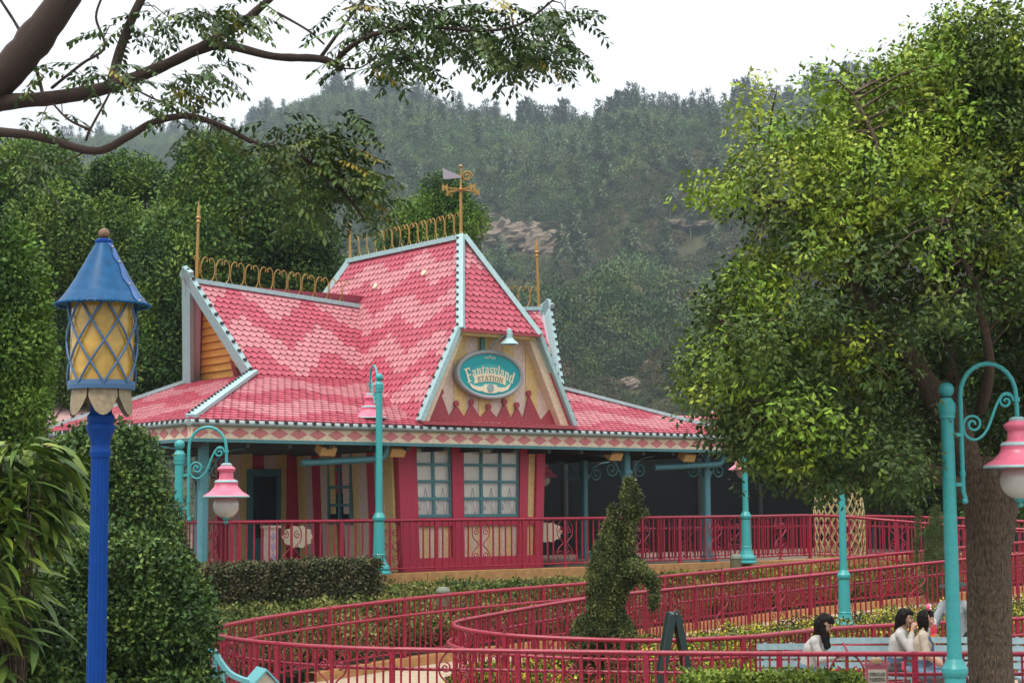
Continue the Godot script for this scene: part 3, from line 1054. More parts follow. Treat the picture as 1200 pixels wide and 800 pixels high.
		for i in cols * 2:   # pennant valance
			var s0: float = e[0] + dx * 0.5 * i
			var vb := Mb.new()
			var long := 0.36 if i % 2 else 0.22
			solid(vb, [bay(s0 + dx * 0.25, 3.08 - long, 0.82), bay(s0 + dx * 0.27, 3.08 - long, 0.82), bay(s0 + dx * 0.5, 3.08, 0.82), bay(s0, 3.08, 0.82)], Vector3(0, 0, -0.006))
			part("pennant", vb, mat("pennant_cloth", 0.72, 0.62, 0.52, 0.8), win)
			var tb := Mb.new()
			var peak := 3.26 if i % 2 else 3.17
			tb.tube([bay(s0 + dx * 0.02, 3.06, 0.815), bay(s0 + dx * 0.12, peak, 0.812), bay(s0 + dx * 0.22, 3.06, 0.815)], [0.012, 0.020, 0.012], 4)
			tb.tube([bay(s0 + dx * 0.10, 3.04, 0.815), bay(s0 + dx * 0.25, 3.08 - long, 0.81), bay(s0 + dx * 0.40, 3.04, 0.815)], 0.009, 4)
			tb.ball(bay(s0 + dx * 0.25, 3.06 - long, 0.81), Vector3.ONE * 0.03, 6, 5)
			part("tassel", tb, mat("tassel_brown", 0.30, 0.17, 0.14, 0.8), win)
		# striped lower panel
		var ns := int((e[1] - e[0]) / 0.13)
		for i in ns:
			var w: float = (e[1] - e[0]) / ns
			bay_panel(st, "stripe_board", e[0] + w * i, e[0] + w * (i + 1) - 0.004, 1.86, 2.50, 0.79 + 0.003 * (i % 2), 0.04, yellow if i % 2 else pale)
		idx += 1
	# side wall of the bay, running back under the eaves: stripes and a dark window
	var sw := 5.0
	var tones := [yellow, pale, red, pale, yellow, pale, red, yellow, pale, red, pale, yellow]
	for i in 12:
		var t0 := 0.86 + i * 0.30
		var sb := Mb.new()
		solid(sb, [B(sw - 0.02 * (i % 2), t0 + 0.30, 1.6), B(sw - 0.02 * (i % 2), t0, 1.6), B(sw - 0.12 - 0.02 * (i % 2), t0, 4.1), B(sw - 0.12 - 0.02 * (i % 2), t0 + 0.30, 4.1)], Vector3(0.05, 0, 0))
		part("stripe_board", sb, tones[i], st)
	var dark_glass := mat("dark_glass", 0.02, 0.025, 0.03, 0.08)
	var wn := Node3D.new()
	wn.name = "window"
	st.add_child(wn, true)
	var wf := Mb.new()
	for i in 3:
		wf.box(B(sw - 0.09, 2.35 + i * 0.42, 3.3), Vector3(0.07, 1.5, 0.06))
	for j in 5:
		wf.box(B(sw - 0.088, 2.77, 2.56 + j * 0.37), Vector3(0.06, 0.06, 0.9))
	part("frame", wf, mat("window_teal"), wn)
	for i in 2:
		for j in 4:
			var pb := Mb.new()
			pb.box(B(sw - 0.07, 2.56 + i * 0.42, 2.745 + j * 0.37), Vector3(0.01, 0.31, 0.36))
			part("pane", pb, dark_glass, wn)
	# back wall of the porch with a door
	for i in 7:
		var bb := Mb.new()
		bb.box(B(3.1 + i * 0.28, 4.5 + 0.01 * (i % 2), 2.85), Vector3(0.275, 2.5, 0.05))
		part("stripe_board", bb, [red, pale, yellow][i % 3], st)
	var door := Mb.new()
	door.box(B(4.05, 4.42, 2.65), Vector3(0.8, 2.1, 0.06))
	var d_o := part("door", door, mat("dark_teal_paint"), st)
	var dp2 := Mb.new()
	dp2.box(B(4.05, 4.38, 2.9), Vector3(0.55, 1.3, 0.02))
	part("pane", dp2, dark_glass, d_o)
	# solid core of the station behind the bay
	var core := Mb.new()
	core.box(B(6.9, 2.8, 2.85), Vector3(3.6, 2.5, 3.6))
	part("core_wall", core, mat("plum_wall", 0.30, 0.11, 0.10, 0.8), st)

	# --- columns with scroll brackets, downpipes, floodlights
	for e in [[0.55, 0.55], [10.9, 0.55], [13.4, 0.6], [13.4, 4.9], [10.9, 4.9], [0.55, 4.9], [3.4, 6.1], [8.6, 6.1]]:
		var cb2 := Mb.new()
		cb2.box(B(e[0], e[1], 2.85), Vector3(0.17, 2.5, 0.17), Basis.IDENTITY, 0.03)
		cb2.box(B(e[0], e[1], 1.68), Vector3(0.26, 0.18, 0.26), Basis.IDENTITY, 0.03)
		cb2.box(B(e[0], e[1], 3.62), Vector3(0.22, 0.08, 0.22), Basis.IDENTITY, 0.03)
		var co := part("column", cb2, mat("column_teal", 0.09, 0.27, 0.31, 0.5, {"tex": grain("paint", 0.02, 0.86, 1.0), "scale": 1.0}), st)
		for s in [-1.0, 1.0]:
			var kb := Mb.new()
			var o: Vector3 = B(e[0], e[1], 0)
			kb.tube(spiral(o + Vector3(0.42 * s, 3.68, 0), 0.20, 1.6, PI * 0.5, s), 0.016, 5)
			kb.tube(smooth([o + Vector3(0.08 * s, 3.2, 0), o + Vector3(0.12 * s, 3.5, 0), o + Vector3(0.42 * s, 3.88, 0), o + Vector3(0.85 * s, 3.98, 0)], 5), 0.018, 5)
			part("scroll_bracket", kb, teal, co)
	for e in [[2.6, 4.35], [11.7, 13.6]]:
		var dpb := Mb.new()
		dpb.tube(smooth([B(e[0], 0.5, 3.72), B(e[1] - 0.35, 0.30, 3.80), B(e[1] - 0.05, 0.25, 3.86), B(e[1], 0.2, 4.1)], 5), 0.065, 8)
		part("downpipe", dpb, mat("column_teal"), st)
	for s in [3.0, 5.2 - 0.6, 10.3, 12.5]:
		var lb2 := Mb.new()
		lb2.box(Vector3.ZERO, Vector3(0.34, 0.17, 0.22), Basis(Vector3.RIGHT, 0.5))
		part("floodlight", lb2, mat("floodlight_ochre", 0.62, 0.36, 0.13, 0.6), st, Transform3D(Basis.IDENTITY, B(s, 0.28, 3.98)))
	build_sign(st)

func build_sign(_st: Node3D) -> void:
	# the oval sign in front of the gable; its own axes: x along the wall, z outwards
	var at := W3(6.84, 0.235, 5.56)
	var sg := thing("oval_sign", "oval teal station name sign with a grey rim hung on the gable", "sign", at, ANG)
	var ring := func(rx: float, ry: float) -> PackedVector2Array:
		var p := PackedVector2Array()
		for i in 48:
			p.append(Vector2(cos(TAU * i / 48) * rx, sin(TAU * i / 48) * ry))
		return p
	var b := Mb.new()
	b.plate(ring.call(0.86, 0.50), 0.07, Transform3D.IDENTITY)
	part("back_board", b, mat("sign_grey", 0.30, 0.32, 0.33, 0.5), sg)
	b = Mb.new()
	var rp := []
	for i in 49:
		rp.append(Vector3(cos(TAU * i / 48) * 0.82, sin(TAU * i / 48) * 0.465, 0.08))
	b.tube(rp, 0.045, 8, false)
	part("rim", b, mat("sign_grey"), sg)
	b = Mb.new()
	b.plate(ring.call(0.79, 0.435), 0.012, Transform3D(Basis.IDENTITY, Vector3(0, 0, 0.07)))
	part("teal_panel", b, mat("sign_teal", 0.0, 0.30, 0.33, 0.45), sg)
	b = Mb.new()
	b.plate(ring.call(0.52, 0.30), 0.004, Transform3D(Basis.IDENTITY, Vector3(0, -0.08, 0.082)))
	part("inner_panel", b, mat("sign_teal_light", 0.05, 0.38, 0.38, 0.45), sg)
	var cr := mat("sign_cream", 0.78, 0.68, 0.50, 0.55)
	letters(sg, "Fantasyland", 0.30, 0.014, cr, 0.09, 1.20, -1.02, 0.083, [1.35, 1.0, 1.0, 1.0, 1.0, 1.0, 1.0, 1.0, 1.0, 1.0, 1.0], true)
	# banner with STATION
	b = Mb.new()
	var ban := PackedVector2Array()
	for i in 13:
		var x := -0.40 + 0.80 * i / 12
		ban.append(Vector2(x, 0.04 - 0.34 * x * x))
	for i in 13:
		var x := 0.42 - 0.84 * i / 12
		ban.append(Vector2(x * 0.96, -0.12 - 0.34 * x * x))
	b.plate(ban, 0.01, Transform3D(Basis.IDENTITY, Vector3(0.0, -0.02, 0.086)))
	part("banner", b, cr, sg)
	letters(sg, "STATION", 0.135, 0.01, mat("sign_letter_brown", 0.30, 0.24, 0.17, 0.6), -0.075, 1.5, -1.5, 0.094, [], false)
	# smoke plumes and the round engine front
	for s in [-1.0, 1.0]:
		b = Mb.new()
		b.plate(PackedVector2Array([Vector2(0.56 * s, -0.15 + 0.02 * s), Vector2(0.40 * s, -0.245), Vector2(0.24 * s, -0.255), Vector2(0.12 * s, -0.22), Vector2(0.12 * s, -0.34), Vector2(0.30 * s, -0.345), Vector2(0.46 * s, -0.29)]), 0.01, Transform3D(Basis.IDENTITY, Vector3(0, 0, 0.086)))
		part("smoke_plume", b, cr, sg)
	b = Mb.new()
	b.plate(PackedVector2Array([Vector2(-0.16, -0.20), Vector2(0.16, -0.20), Vector2(0.18, -0.36), Vector2(0.08, -0.38), Vector2(-0.08, -0.38), Vector2(-0.18, -0.36)]), 0.012, Transform3D(Basis.IDENTITY, Vector3(0, 0, 0.088)))
	part("engine_body", b, cr, sg)
	b = Mb.new()
	b.lathe([[0.0, 0.0], [0.085, 0.0], [0.085, 0.02], [0.06, 0.024], [0.055, 0.016], [0.03, 0.018], [0.0, 0.026]], 18)
	part("engine_face", b, mat("sign_grey_green", 0.28, 0.36, 0.36, 0.5), sg, Transform3D(Basis(Vector3.RIGHT, PI / 2), Vector3(0, -0.275, 0.092)))
	b = Mb.new()
	for i in 5:
		b.tube(spiral(Vector3(-0.12 + 0.06 * i, 0.355 - 0.008 * absf(i - 2.0), 0.088), 0.028, 1.2, PI * i, 1.0, 10), 0.006, 4)
	part("flourish", b, cr, sg)
	b = Mb.new()
	b.box(Vector3(-0.12, 0.68, 0.0), Vector3(0.10, 0.40, 0.05))
	part("hanger", b, mat("hanger_green", 0.06, 0.17, 0.16, 0.5), sg)
	# gooseneck lamp over the sign
	var gl := thing("gooseneck_lamp", "pale blue bell lamp on a curved arm above the oval sign", "lamp", W3(7.12, 0.24, 6.24), ANG)
	gl.scale = Vector3.ONE * 0.68
	b = Mb.new()
	b.tube(smooth([Vector3(-0.30, -0.22, 0.02), Vector3(-0.28, -0.05, 0.18), Vector3(-0.16, 0.14, 0.42), Vector3(0.0, 0.2, 0.5), Vector3(0.04, 0.12, 0.5)], 6), 0.02, 6)
	part("arm", b, mat("pale_blue_paint"), gl)
	b = Mb.new()
	b.lathe([[0.30, -0.09], [0.28, -0.06], [0.15, 0.06], [0.11, 0.10], [0.11, 0.26], [0.09, 0.28], [0.09, 0.34], [0.04, 0.38], [0.0, 0.40]], 18)
	part("shade", b, mat("pale_blue_paint"), gl, Transform3D(Basis.IDENTITY, Vector3(0.04, 0.0, 0.5)))

func letters(parent: Node3D, word: String, size: float, depth: float, m: Material, y0: float, width: float, x0: float, z: float, big: Array, arched: bool) -> void:
	var font := SystemFont.new()
	font.font_names = PackedStringArray(["Droid Serif"])
	font.font_weight = 700
	var adv := []
	var total := 0.0
	for i in word.length():
		var w: float = font.get_string_size(word[i], HORIZONTAL_ALIGNMENT_LEFT, -1, 64).x / 64.0
		if not big.is_empty():
			w *= big[i]
		adv.append(w)
		total += w
	var span := 1.26 if arched else 0.66
	var k := span / total
	var x := -span * 0.5
	for i in word.length():
		var xm: float = x + adv[i] * k * 0.5
		x += adv[i] * k
		var tm := TextMesh.new()
		tm.text = word[i]
		tm.font = font
		tm.font_size = 64
		tm.pixel_size = k / 64.0 * (big[i] if not big.is_empty() else 1.0) * 1.0
		tm.depth = depth
		var dip := 0.42 if arched else 0.34
		var y := y0 - dip * xm * xm
		var o := put("letter", tm, m, parent, Transform3D(Basis(Vector3.BACK, -atan(2.0 * dip * xm) * (0.8 if arched else 1.0)), Vector3(xm, y, z + depth * 0.5)))
		if arched:
			o.scale = Vector3(1, 1.5, 1)

# ---------------------------------------------------------------- other roofs
func build_sheds() -> void:
	var c := thing("platform_canopy", "long low pink canopy with a diamond fascia behind the station", "canopy", P0, ANG)
	var lp := Color(0.60, 0.17, 0.20)
	for q in [[B(16, 9, 4.62), B(33, 9, 4.62), B(31, 11.4, 5.7), B(18, 11.4, 5.7)], [B(16, 13.8, 4.62), B(16, 9, 4.62), B(18, 11.4, 5.7), B(18, 11.4, 5.7)], [B(33, 13.8, 4.62), B(16, 13.8, 4.62), B(18, 11.4, 5.7), B(31, 11.4, 5.7)]]:
		var d := Mb.new()
		d.quad(q[0], q[1], q[2], q[3])
		var o := part("roof", d, mat("roof_board"), c)
		var sh := Mb.new()
		shingles(sh, q[0], q[1], q[2], q[3] + (q[2] - q[3]) * 0.001, lp, lp, 300, 0.0, 2.0, 0.7, 1.1, 0.24, 0.22)
		part("shingles", sh, mat("roof_tiles"), o).set_meta("kind", "stuff")
	for e in [[B(16, 9, 4.45), B(33, 9, 4.45)], [B(16, 13.8, 4.45), B(16, 9, 4.45)]]:
		var fb := Mb.new()
		fb.bar(e[0], e[1], 0.05, 0.26)
		var fo := part("fascia_board", fb, mat("cream_paint"), c)
		var x: Vector3 = (e[1] - e[0]).normalized()
		var dn := int(e[0].distance_to(e[1]) / 0.42)
		var dia := Mb.new()
		dia.plate(PackedVector2Array([Vector2(-0.2, 0), Vector2(0, -0.1), Vector2(0.2, 0), Vector2(0, 0.1)]), 0.012, Transform3D.IDENTITY)
		var dm := dia.mesh()
		for i in dn:
			put("diamond", dm, mat("diamond_pink"), fo, Transform3D(Basis(x, Vector3.UP, x.cross(Vector3.UP)), e[0].lerp(e[1], (i + 0.5) / dn) + x.cross(Vector3.UP) * 0.026))
	var cl := Mb.new()
	cl.quad(B(16.1, 13.7, 4.3), B(32.9, 13.7, 4.3), B(32.9, 9.1, 4.3), B(16.1, 9.1, 4.3))
	part("soffit", cl, mat("soffit_paint"), c)
	for s in [17.0, 21.0, 25.0, 29.0]:
		for t in [9.6, 13.2]:
			var cb := Mb.new()
			cb.box(B(s, t, 2.9), Vector3(0.18, 2.8, 0.18), Basis.IDENTITY, 0.03)
			part("column", cb, mat("column_teal"), c)
	# near-black screen set close behind the roof to block light and darken the porch
	var sc := thing("shade_screen", "tall black mesh screen set close behind the station roof to block light", "screen", P0, ANG)
	for i in 15:
		var b := Mb.new()
		b.box(B(6.5 + 2.5 * i, 7.9, 2.7), Vector3(2.46, 3.4, 0.05))
		part("panel", b, mat("black_mesh", 0.014, 0.016, 0.016, 0.95, {"spec": 0.1}), sc)
		var pb := Mb.new()
		pb.box(B(7.75 + 2.5 * i, 7.8, 2.75), Vector3(0.09, 3.5, 0.09))
		part("post", pb, mat("black_iron"), sc)
	# pale pink metal roof far to one side
	var s := thing("metal_roof_pavilion", "small pavilion with a pale pink seamed metal roof and gold cresting", "building", Vector3(-13.6, 0, -50))
	var rf := Mb.new()
	solid(rf, [Vector3(-2.2, 5.0, 2.2), Vector3(2.2, 5.0, 2.2), Vector3(2.0, 6.0, 0), Vector3(-2.0, 6.0, 0)], Vector3(0, -0.06, -0.03))
	solid(rf, [Vector3(2.2, 5.0, -2.2), Vector3(-2.2, 5.0, -2.2), Vector3(-2.0, 6.0, -0.06), Vector3(2.0, 6.0, -0.06)], Vector3(0, -0.06, 0.03))
	var ro := part("roof", rf, mat("pale_pink_metal", 0.62, 0.40, 0.40, 0.45), s)
	for i in 9:
		var sb := Mb.new()
		sb.bar(Vector3(-2.1 + i * 0.52, 5.04, 2.2), Vector3(-1.95 + i * 0.485, 6.03, 0), 0.04, 0.07)
		part("seam", sb, mat("seam_plum", 0.25, 0.15, 0.17, 0.5), ro)
	var rg := Mb.new()
	rg.box(Vector3(0, 6.08, 0), Vector3(4.2, 0.24, 0.3))
	part("ridge_cap", rg, mat("pale_blue_paint"), s)
	var cm := crest_mesh()
	for i in 10:
		put("crest_scroll", cm, mat("gilding"), s, Transform3D(Basis.IDENTITY, Vector3(-1.8 + 0.4 * i, 6.2, 0)))
	var wl := Mb.new()
	wl.box(Vector3(0, 2.5, 0), Vector3(3.8, 4.98, 3.6))
	part("wall", wl, mat("cream_paint"), s)

# ---------------------------------------------------------------- railings
func scroll_mesh(h: float) -> ArrayMesh:   # one lyre half beside a post, x from 0 to 0.2
	var b := Mb.new()
	var k := h - 0.12
	var line := [Vector3(0.02, 1.0, 0), Vector3(0.12, 0.93, 0), Vector3(0.19, 0.78, 0), Vector3(0.17, 0.62, 0), Vector3(0.06, 0.5, 0), Vector3(0.04, 0.44, 0), Vector3(0.13, 0.36, 0), Vector3(0.20, 0.22, 0), Vector3(0.14, 0.07, 0), Vector3(0.02, 0.0, 0)]
	for i in line.size():
		line[i] = Vector3(line[i].x, 0.09 + line[i].y * k, 0)
	b.tube(smooth(line, 4), 0.0125, 4)
	b.tube(spiral(Vector3(0.105, 0.09 + 0.74 * k, 0), 0.075, 1.3, PI * 0.5, 1.0, 14), 0.011, 4)
	b.tube(spiral(Vector3(0.11, 0.09 + 0.22 * k, 0), 0.08, 1.3, -PI * 0.5, -1.0, 14), 0.011, 4)
	return b.mesh()

func railing(called: String, label: String, base: Array, hand: bool, side: float, h := 1.0, start := 0, gap := 0.122) -> void:
	var red := mat("railing_crimson", 0.45, 0.016, 0.050, 0.36, {"tex": grain("rail", 0.035, 0.66, 1.05, 5, 512, Color(0.85, 0.9, 0.95)), "scale": 1.1, "world": true})
	var o := thing(called, label, "railing", base[base.size() / 2], 0.0, "crimson railings of the ramp")
	var org: Vector3 = o.position
	var fine := smooth(base, 8)
	for i in fine.size():
		fine[i] -= org
	var path := resample(fine, gap)
	var shift := func(p: Array, up: float, out: float) -> Array:
		var q := []
		for i in p.size():
			var s: Vector3 = (p[mini(i + 1, p.size() - 1)] - p[maxi(i - 1, 0)]).cross(Vector3.UP).normalized()
			q.append(p[i] + Vector3.UP * up + s * out)
		return q
	var b := Mb.new()
	b.tube(shift.call(path, h - 0.03, 0.0), 0.034, 8)
	part("top_rail", b, red, o)
	b = Mb.new()
	b.tube(shift.call(path, 0.09, 0.0), 0.017, 4)
	part("bottom_rail", b, red, o)
	if hand:
		b = Mb.new()
		b.tube(shift.call(path, h - 0.29, side * 0.085), 0.024, 7)
		var hr := part("handrail", b, red, o)
		var cl := Mb.new()
		var hp: Array = shift.call(path, h - 0.29, side * 0.085)
		var pp: Array = shift.call(path, h - 0.33, 0.0)
		for i in range(3, path.size(), 7):
			cl.tube([pp[i], pp[i].lerp(hp[i], 0.7) - Vector3.UP * 0.02, hp[i]], 0.011, 4)
		part("brackets", cl, red, hr).set_meta("kind", "stuff")
	var bar := BoxMesh.new()
	bar.size = Vector3(0.024, h - 0.11, 0.024)
	var pb := Mb.new()
	pb.box(Vector3.ZERO, Vector3(0.075, h + 0.02, 0.05), Basis.IDENTITY, 0.006)
	pb.box(Vector3(0, -h * 0.5 + 0.005, 0), Vector3(0.16, 0.018, 0.13))
	var post := pb.mesh()
	var tb := Mb.new()
	tb.box(Vector3.ZERO, Vector3(0.045, h, 0.035), Basis.IDENTITY, 0.005)
	tb.box(Vector3(0, -h * 0.5 + 0.008, 0), Vector3(0.12, 0.016, 0.10))
	var thin := tb.mesh()
	var sc := scroll_mesh(h)
	for i in path.size():
		var d: Vector3 = path[mini(i + 1, path.size() - 1)] - path[maxi(i - 1, 0)]
		var slope := atan2(d.y, Vector2(d.x, d.z).length())
		d.y = 0
		d = d.normalized()
		var bs := Basis(d, Vector3.UP, d.cross(Vector3.UP))
		var k := (i + start) % 14
		var mid: Vector3 = path[i] + Vector3.UP * (h * 0.5 + 0.02)
		if k == 0:
			put("post", thin, red, o, Transform3D(bs, mid - Vector3.UP * 0.02))
			var shear := Basis(d + Vector3.UP * tan(slope), Vector3.UP, d.cross(Vector3.UP))
			put("scroll", sc, red, o, Transform3D(shear, path[i] + d * 0.022))
			put("scroll", sc, red, o, Transform3D(Basis(-shear.x, shear.y, shear.z), path[i] - d * 0.022))
		elif k == 7:
			put("post", post, red, o, Transform3D(bs, mid - Vector3.UP * 0.03))
		elif k in [1, 13]:
			continue
		else:
			put("bar", bar, red, o, Transform3D(bs, mid))

func build_railings() -> void:
	railing("ramp_railing", "long crimson railing running along the benches and bending up the ramp", line_outer(), true, 1.0, 1.0, 3)
	railing("ramp_railing", "crimson railing looping round the planter with the topiary animal", line_inner(), true, -1.0, 1.0, 1)
	var p := []
	for e in [[1.0, 4.6], [1.0, 2.4], [1.0, 0.35], [1.15, 0.2], [4.0, 0.2], [8.0, 0.2], [12.0, 0.2], [14.5, 0.2], [17.0, 0.3]]:
		p.append(W3(e[0], e[1], 1.6))
	p.append_array([Vector3(9.0, 1.48, -41.1), Vector3(10.55, 1.33, -40.0), Vector3(11.7, 1.27, -39.4), Vector3(13.3, 1.15, -38.8)])
	railing("platform_railing", "crimson railing along the platform edge in front of the bay windows", p, false, 1.0, 1.05, 5, 0.158)
	var q := []
	for e in [[12.6, 2.2], [14.5, 2.2], [17.0, 2.3], [19.5, 2.0]]:
		q.append(W3(e[0], e[1], 1.58))
	q.append_array([Vector3(11.2, 1.5, -42.3), Vector3(13.5, 1.35, -41.2)])
	railing("platform_railing", "crimson railing on the far side of the platform approach", q, true, -1.0, 1.05, 0)

# ---------------------------------------------------------------- teal lamps
func lamp(at: Vector3, yaw: float, label: String, sample: Node3D = null) -> Node3D:
	if sample:
		var c: Node3D = sample.duplicate()
		c.name = numbered("lamp_post")
		add_child(c, true)
		c.position = at
		c.rotation.y = yaw
		c.set_meta("label", label)
		return c
	var teal := mat("lamp_teal", 0.045, 0.355, 0.36, 0.38, {"tex": grain("paint2", 0.02, 0.9, 1.0), "scale": 1.4})
	var pink := mat("lamp_pink", 0.74, 0.17, 0.27, 0.4, {"tex": grain("paint2", 0.02, 0.9, 1.0), "scale": 1.4})
	var o := thing("lamp_post", label, "lamp post", at, yaw, "teal lamp posts with pink shades")
	var b := Mb.new()
	b.lathe([[0.24, 0.0], [0.24, 0.03], [0.20, 0.06], [0.215, 0.10], [0.205, 0.14], [0.15, 0.20], [0.125, 0.28], [0.118, 0.34], [0.125, 0.36], [0.115, 0.38], [0.10, 0.98], [0.115, 1.0], [0.125, 1.03], [0.125, 1.07], [0.10, 1.11], [0.075, 1.16]], 24)
	part("pedestal", b, teal, o)
	b = Mb.new()
	b.lathe([[0.072, 1.14], [0.068, 1.3], [0.062, 3.45], [0.075, 3.46], [0.075, 3.49], [0.082, 3.52], [0.085, 3.60], [0.07, 3.62], [0.055, 3.65], [0.04, 3.66]], 20)
	part("post", b, teal, o)
	b = Mb.new()
	b.ball(Vector3(0, 3.735, 0), Vector3.ONE * 0.076)
	part("finial", b, teal, o)
	b = Mb.new()
	var arc := [Vector3(0.155, 2.68, 0), Vector3(0.135, 2.75, 0), Vector3(0.135, 3.35, 0)]
	for i in 13:
		var a := PI - PI * i / 12.0
		arc.append(Vector3(0.405 + 0.27 * cos(a), 3.68 + 0.31 * sin(a), 0))
	arc.append(Vector3(0.68, 3.55, 0)); arc.append(Vector3(0.68, 3.46, 0))
	b.tube(arc, 0.023, 8)
	b.ball(Vector3(0.15, 2.66, 0), Vector3.ONE * 0.032, 8, 6)
	b.box(Vector3(0.10, 2.82, 0), Vector3(0.10, 0.035, 0.035))
	b.box(Vector3(0.10, 3.30, 0), Vector3(0.10, 0.035, 0.035))
	b.tube([Vector3(0.68, 3.62, 0), Vector3(0.68, 3.66, 0)], 0.032, 8)
	b.tube([Vector3(0.135, 2.9, 0), Vector3(0.135, 2.95, 0)], 0.03, 8)
	part("arm", b, teal, o)
	b = Mb.new()
	b.tube(spiral(Vector3(0.25, 3.40, 0), 0.092, 1.5, PI * 0.95, -1.0), 0.014, 6)
	b.tube(spiral(Vector3(0.575, 3.62, 0), 0.078, 1.5, 0.0, 1.0), 0.014, 6)
	b.tube(smooth([Vector3(0.155, 3.42, 0), Vector3(0.17, 3.30, 0), Vector3(0.27, 3.25, 0), Vector3(0.38, 3.34, 0), Vector3(0.48, 3.58, 0), Vector3(0.55, 3.69, 0), Vector3(0.62, 3.69, 0), Vector3(0.653, 3.62, 0)], 5), 0.015, 6)
	part("scroll", b, teal, o)
	b = Mb.new()
	b.lathe([[0.327, 2.985], [0.33, 3.0], [0.30, 3.02], [0.24, 3.055], [0.18, 3.12], [0.165, 3.15], [0.168, 3.19], [0.15, 3.22], [0.105, 3.24], [0.098, 3.33], [0.13, 3.37], [0.135, 3.39], [0.08, 3.43], [0.05, 3.46], [0.0, 3.465]], 28, Vector3(0.68, 0, 0))
	b.lathe([[0.10, 3.02], [0.22, 3.015], [0.30, 3.0], [0.327, 2.985]], 28, Vector3(0.68, 0, 0))
	var sh := part("shade", b, pink, o)
	b = Mb.new()
	b.lathe([[0.331, 2.972], [0.338, 2.985], [0.331, 3.0]], 28, Vector3(0.68, 0, 0))
	b.lathe([[0.172, 3.19], [0.172, 3.20], [0.15, 3.224]], 24, Vector3(0.68, 0, 0))
	b.lathe([[0.08, 3.425], [0.083, 3.45], [0.05, 3.47]], 16, Vector3(0.68, 0, 0))
	part("rim", b, mat("pale_blue_paint"), sh)
	b = Mb.new()
	b.ball(Vector3(0.68, 2.85, 0), Vector3(0.188, 0.178, 0.188), 24, 16)
	part("globe", b, mat("globe_glass", 0.50, 0.46, 0.42, 0.22, {"clear": 0.6}), o)
	b = Mb.new()
	b.lathe([[0.0, 2.59], [0.022, 2.60], [0.026, 2.615], [0.014, 2.64], [0.05, 2.66], [0.06, 2.69]], 12, Vector3(0.68, 0, 0))
	part("globe_finial", b, teal, o)
	return o

func build_lamps() -> void:
	var a := lamp(Vector3(4.22, 0.23, -16.55), 0.0, "teal lamp post with pink shade standing beside the big leafy tree trunk")
	lamp(Vector3(-4.82, 0.05, -24.7), 0.02, "teal lamp post rising behind the rounded clipped bush", a)
	lamp(Vector3(-2.55, 1.62, -32.6), 1.92, "teal lamp post standing before the striped bay wall", a)
	lamp(Vector3(5.28, 1.58, -38.9), 2.75, "teal lamp post by the platform railing beside the domed bollard", a)
	lamp(Vector3(6.28, 0.48, -32.7), 2.45, "teal lamp post rising from the planter behind the benches", a)

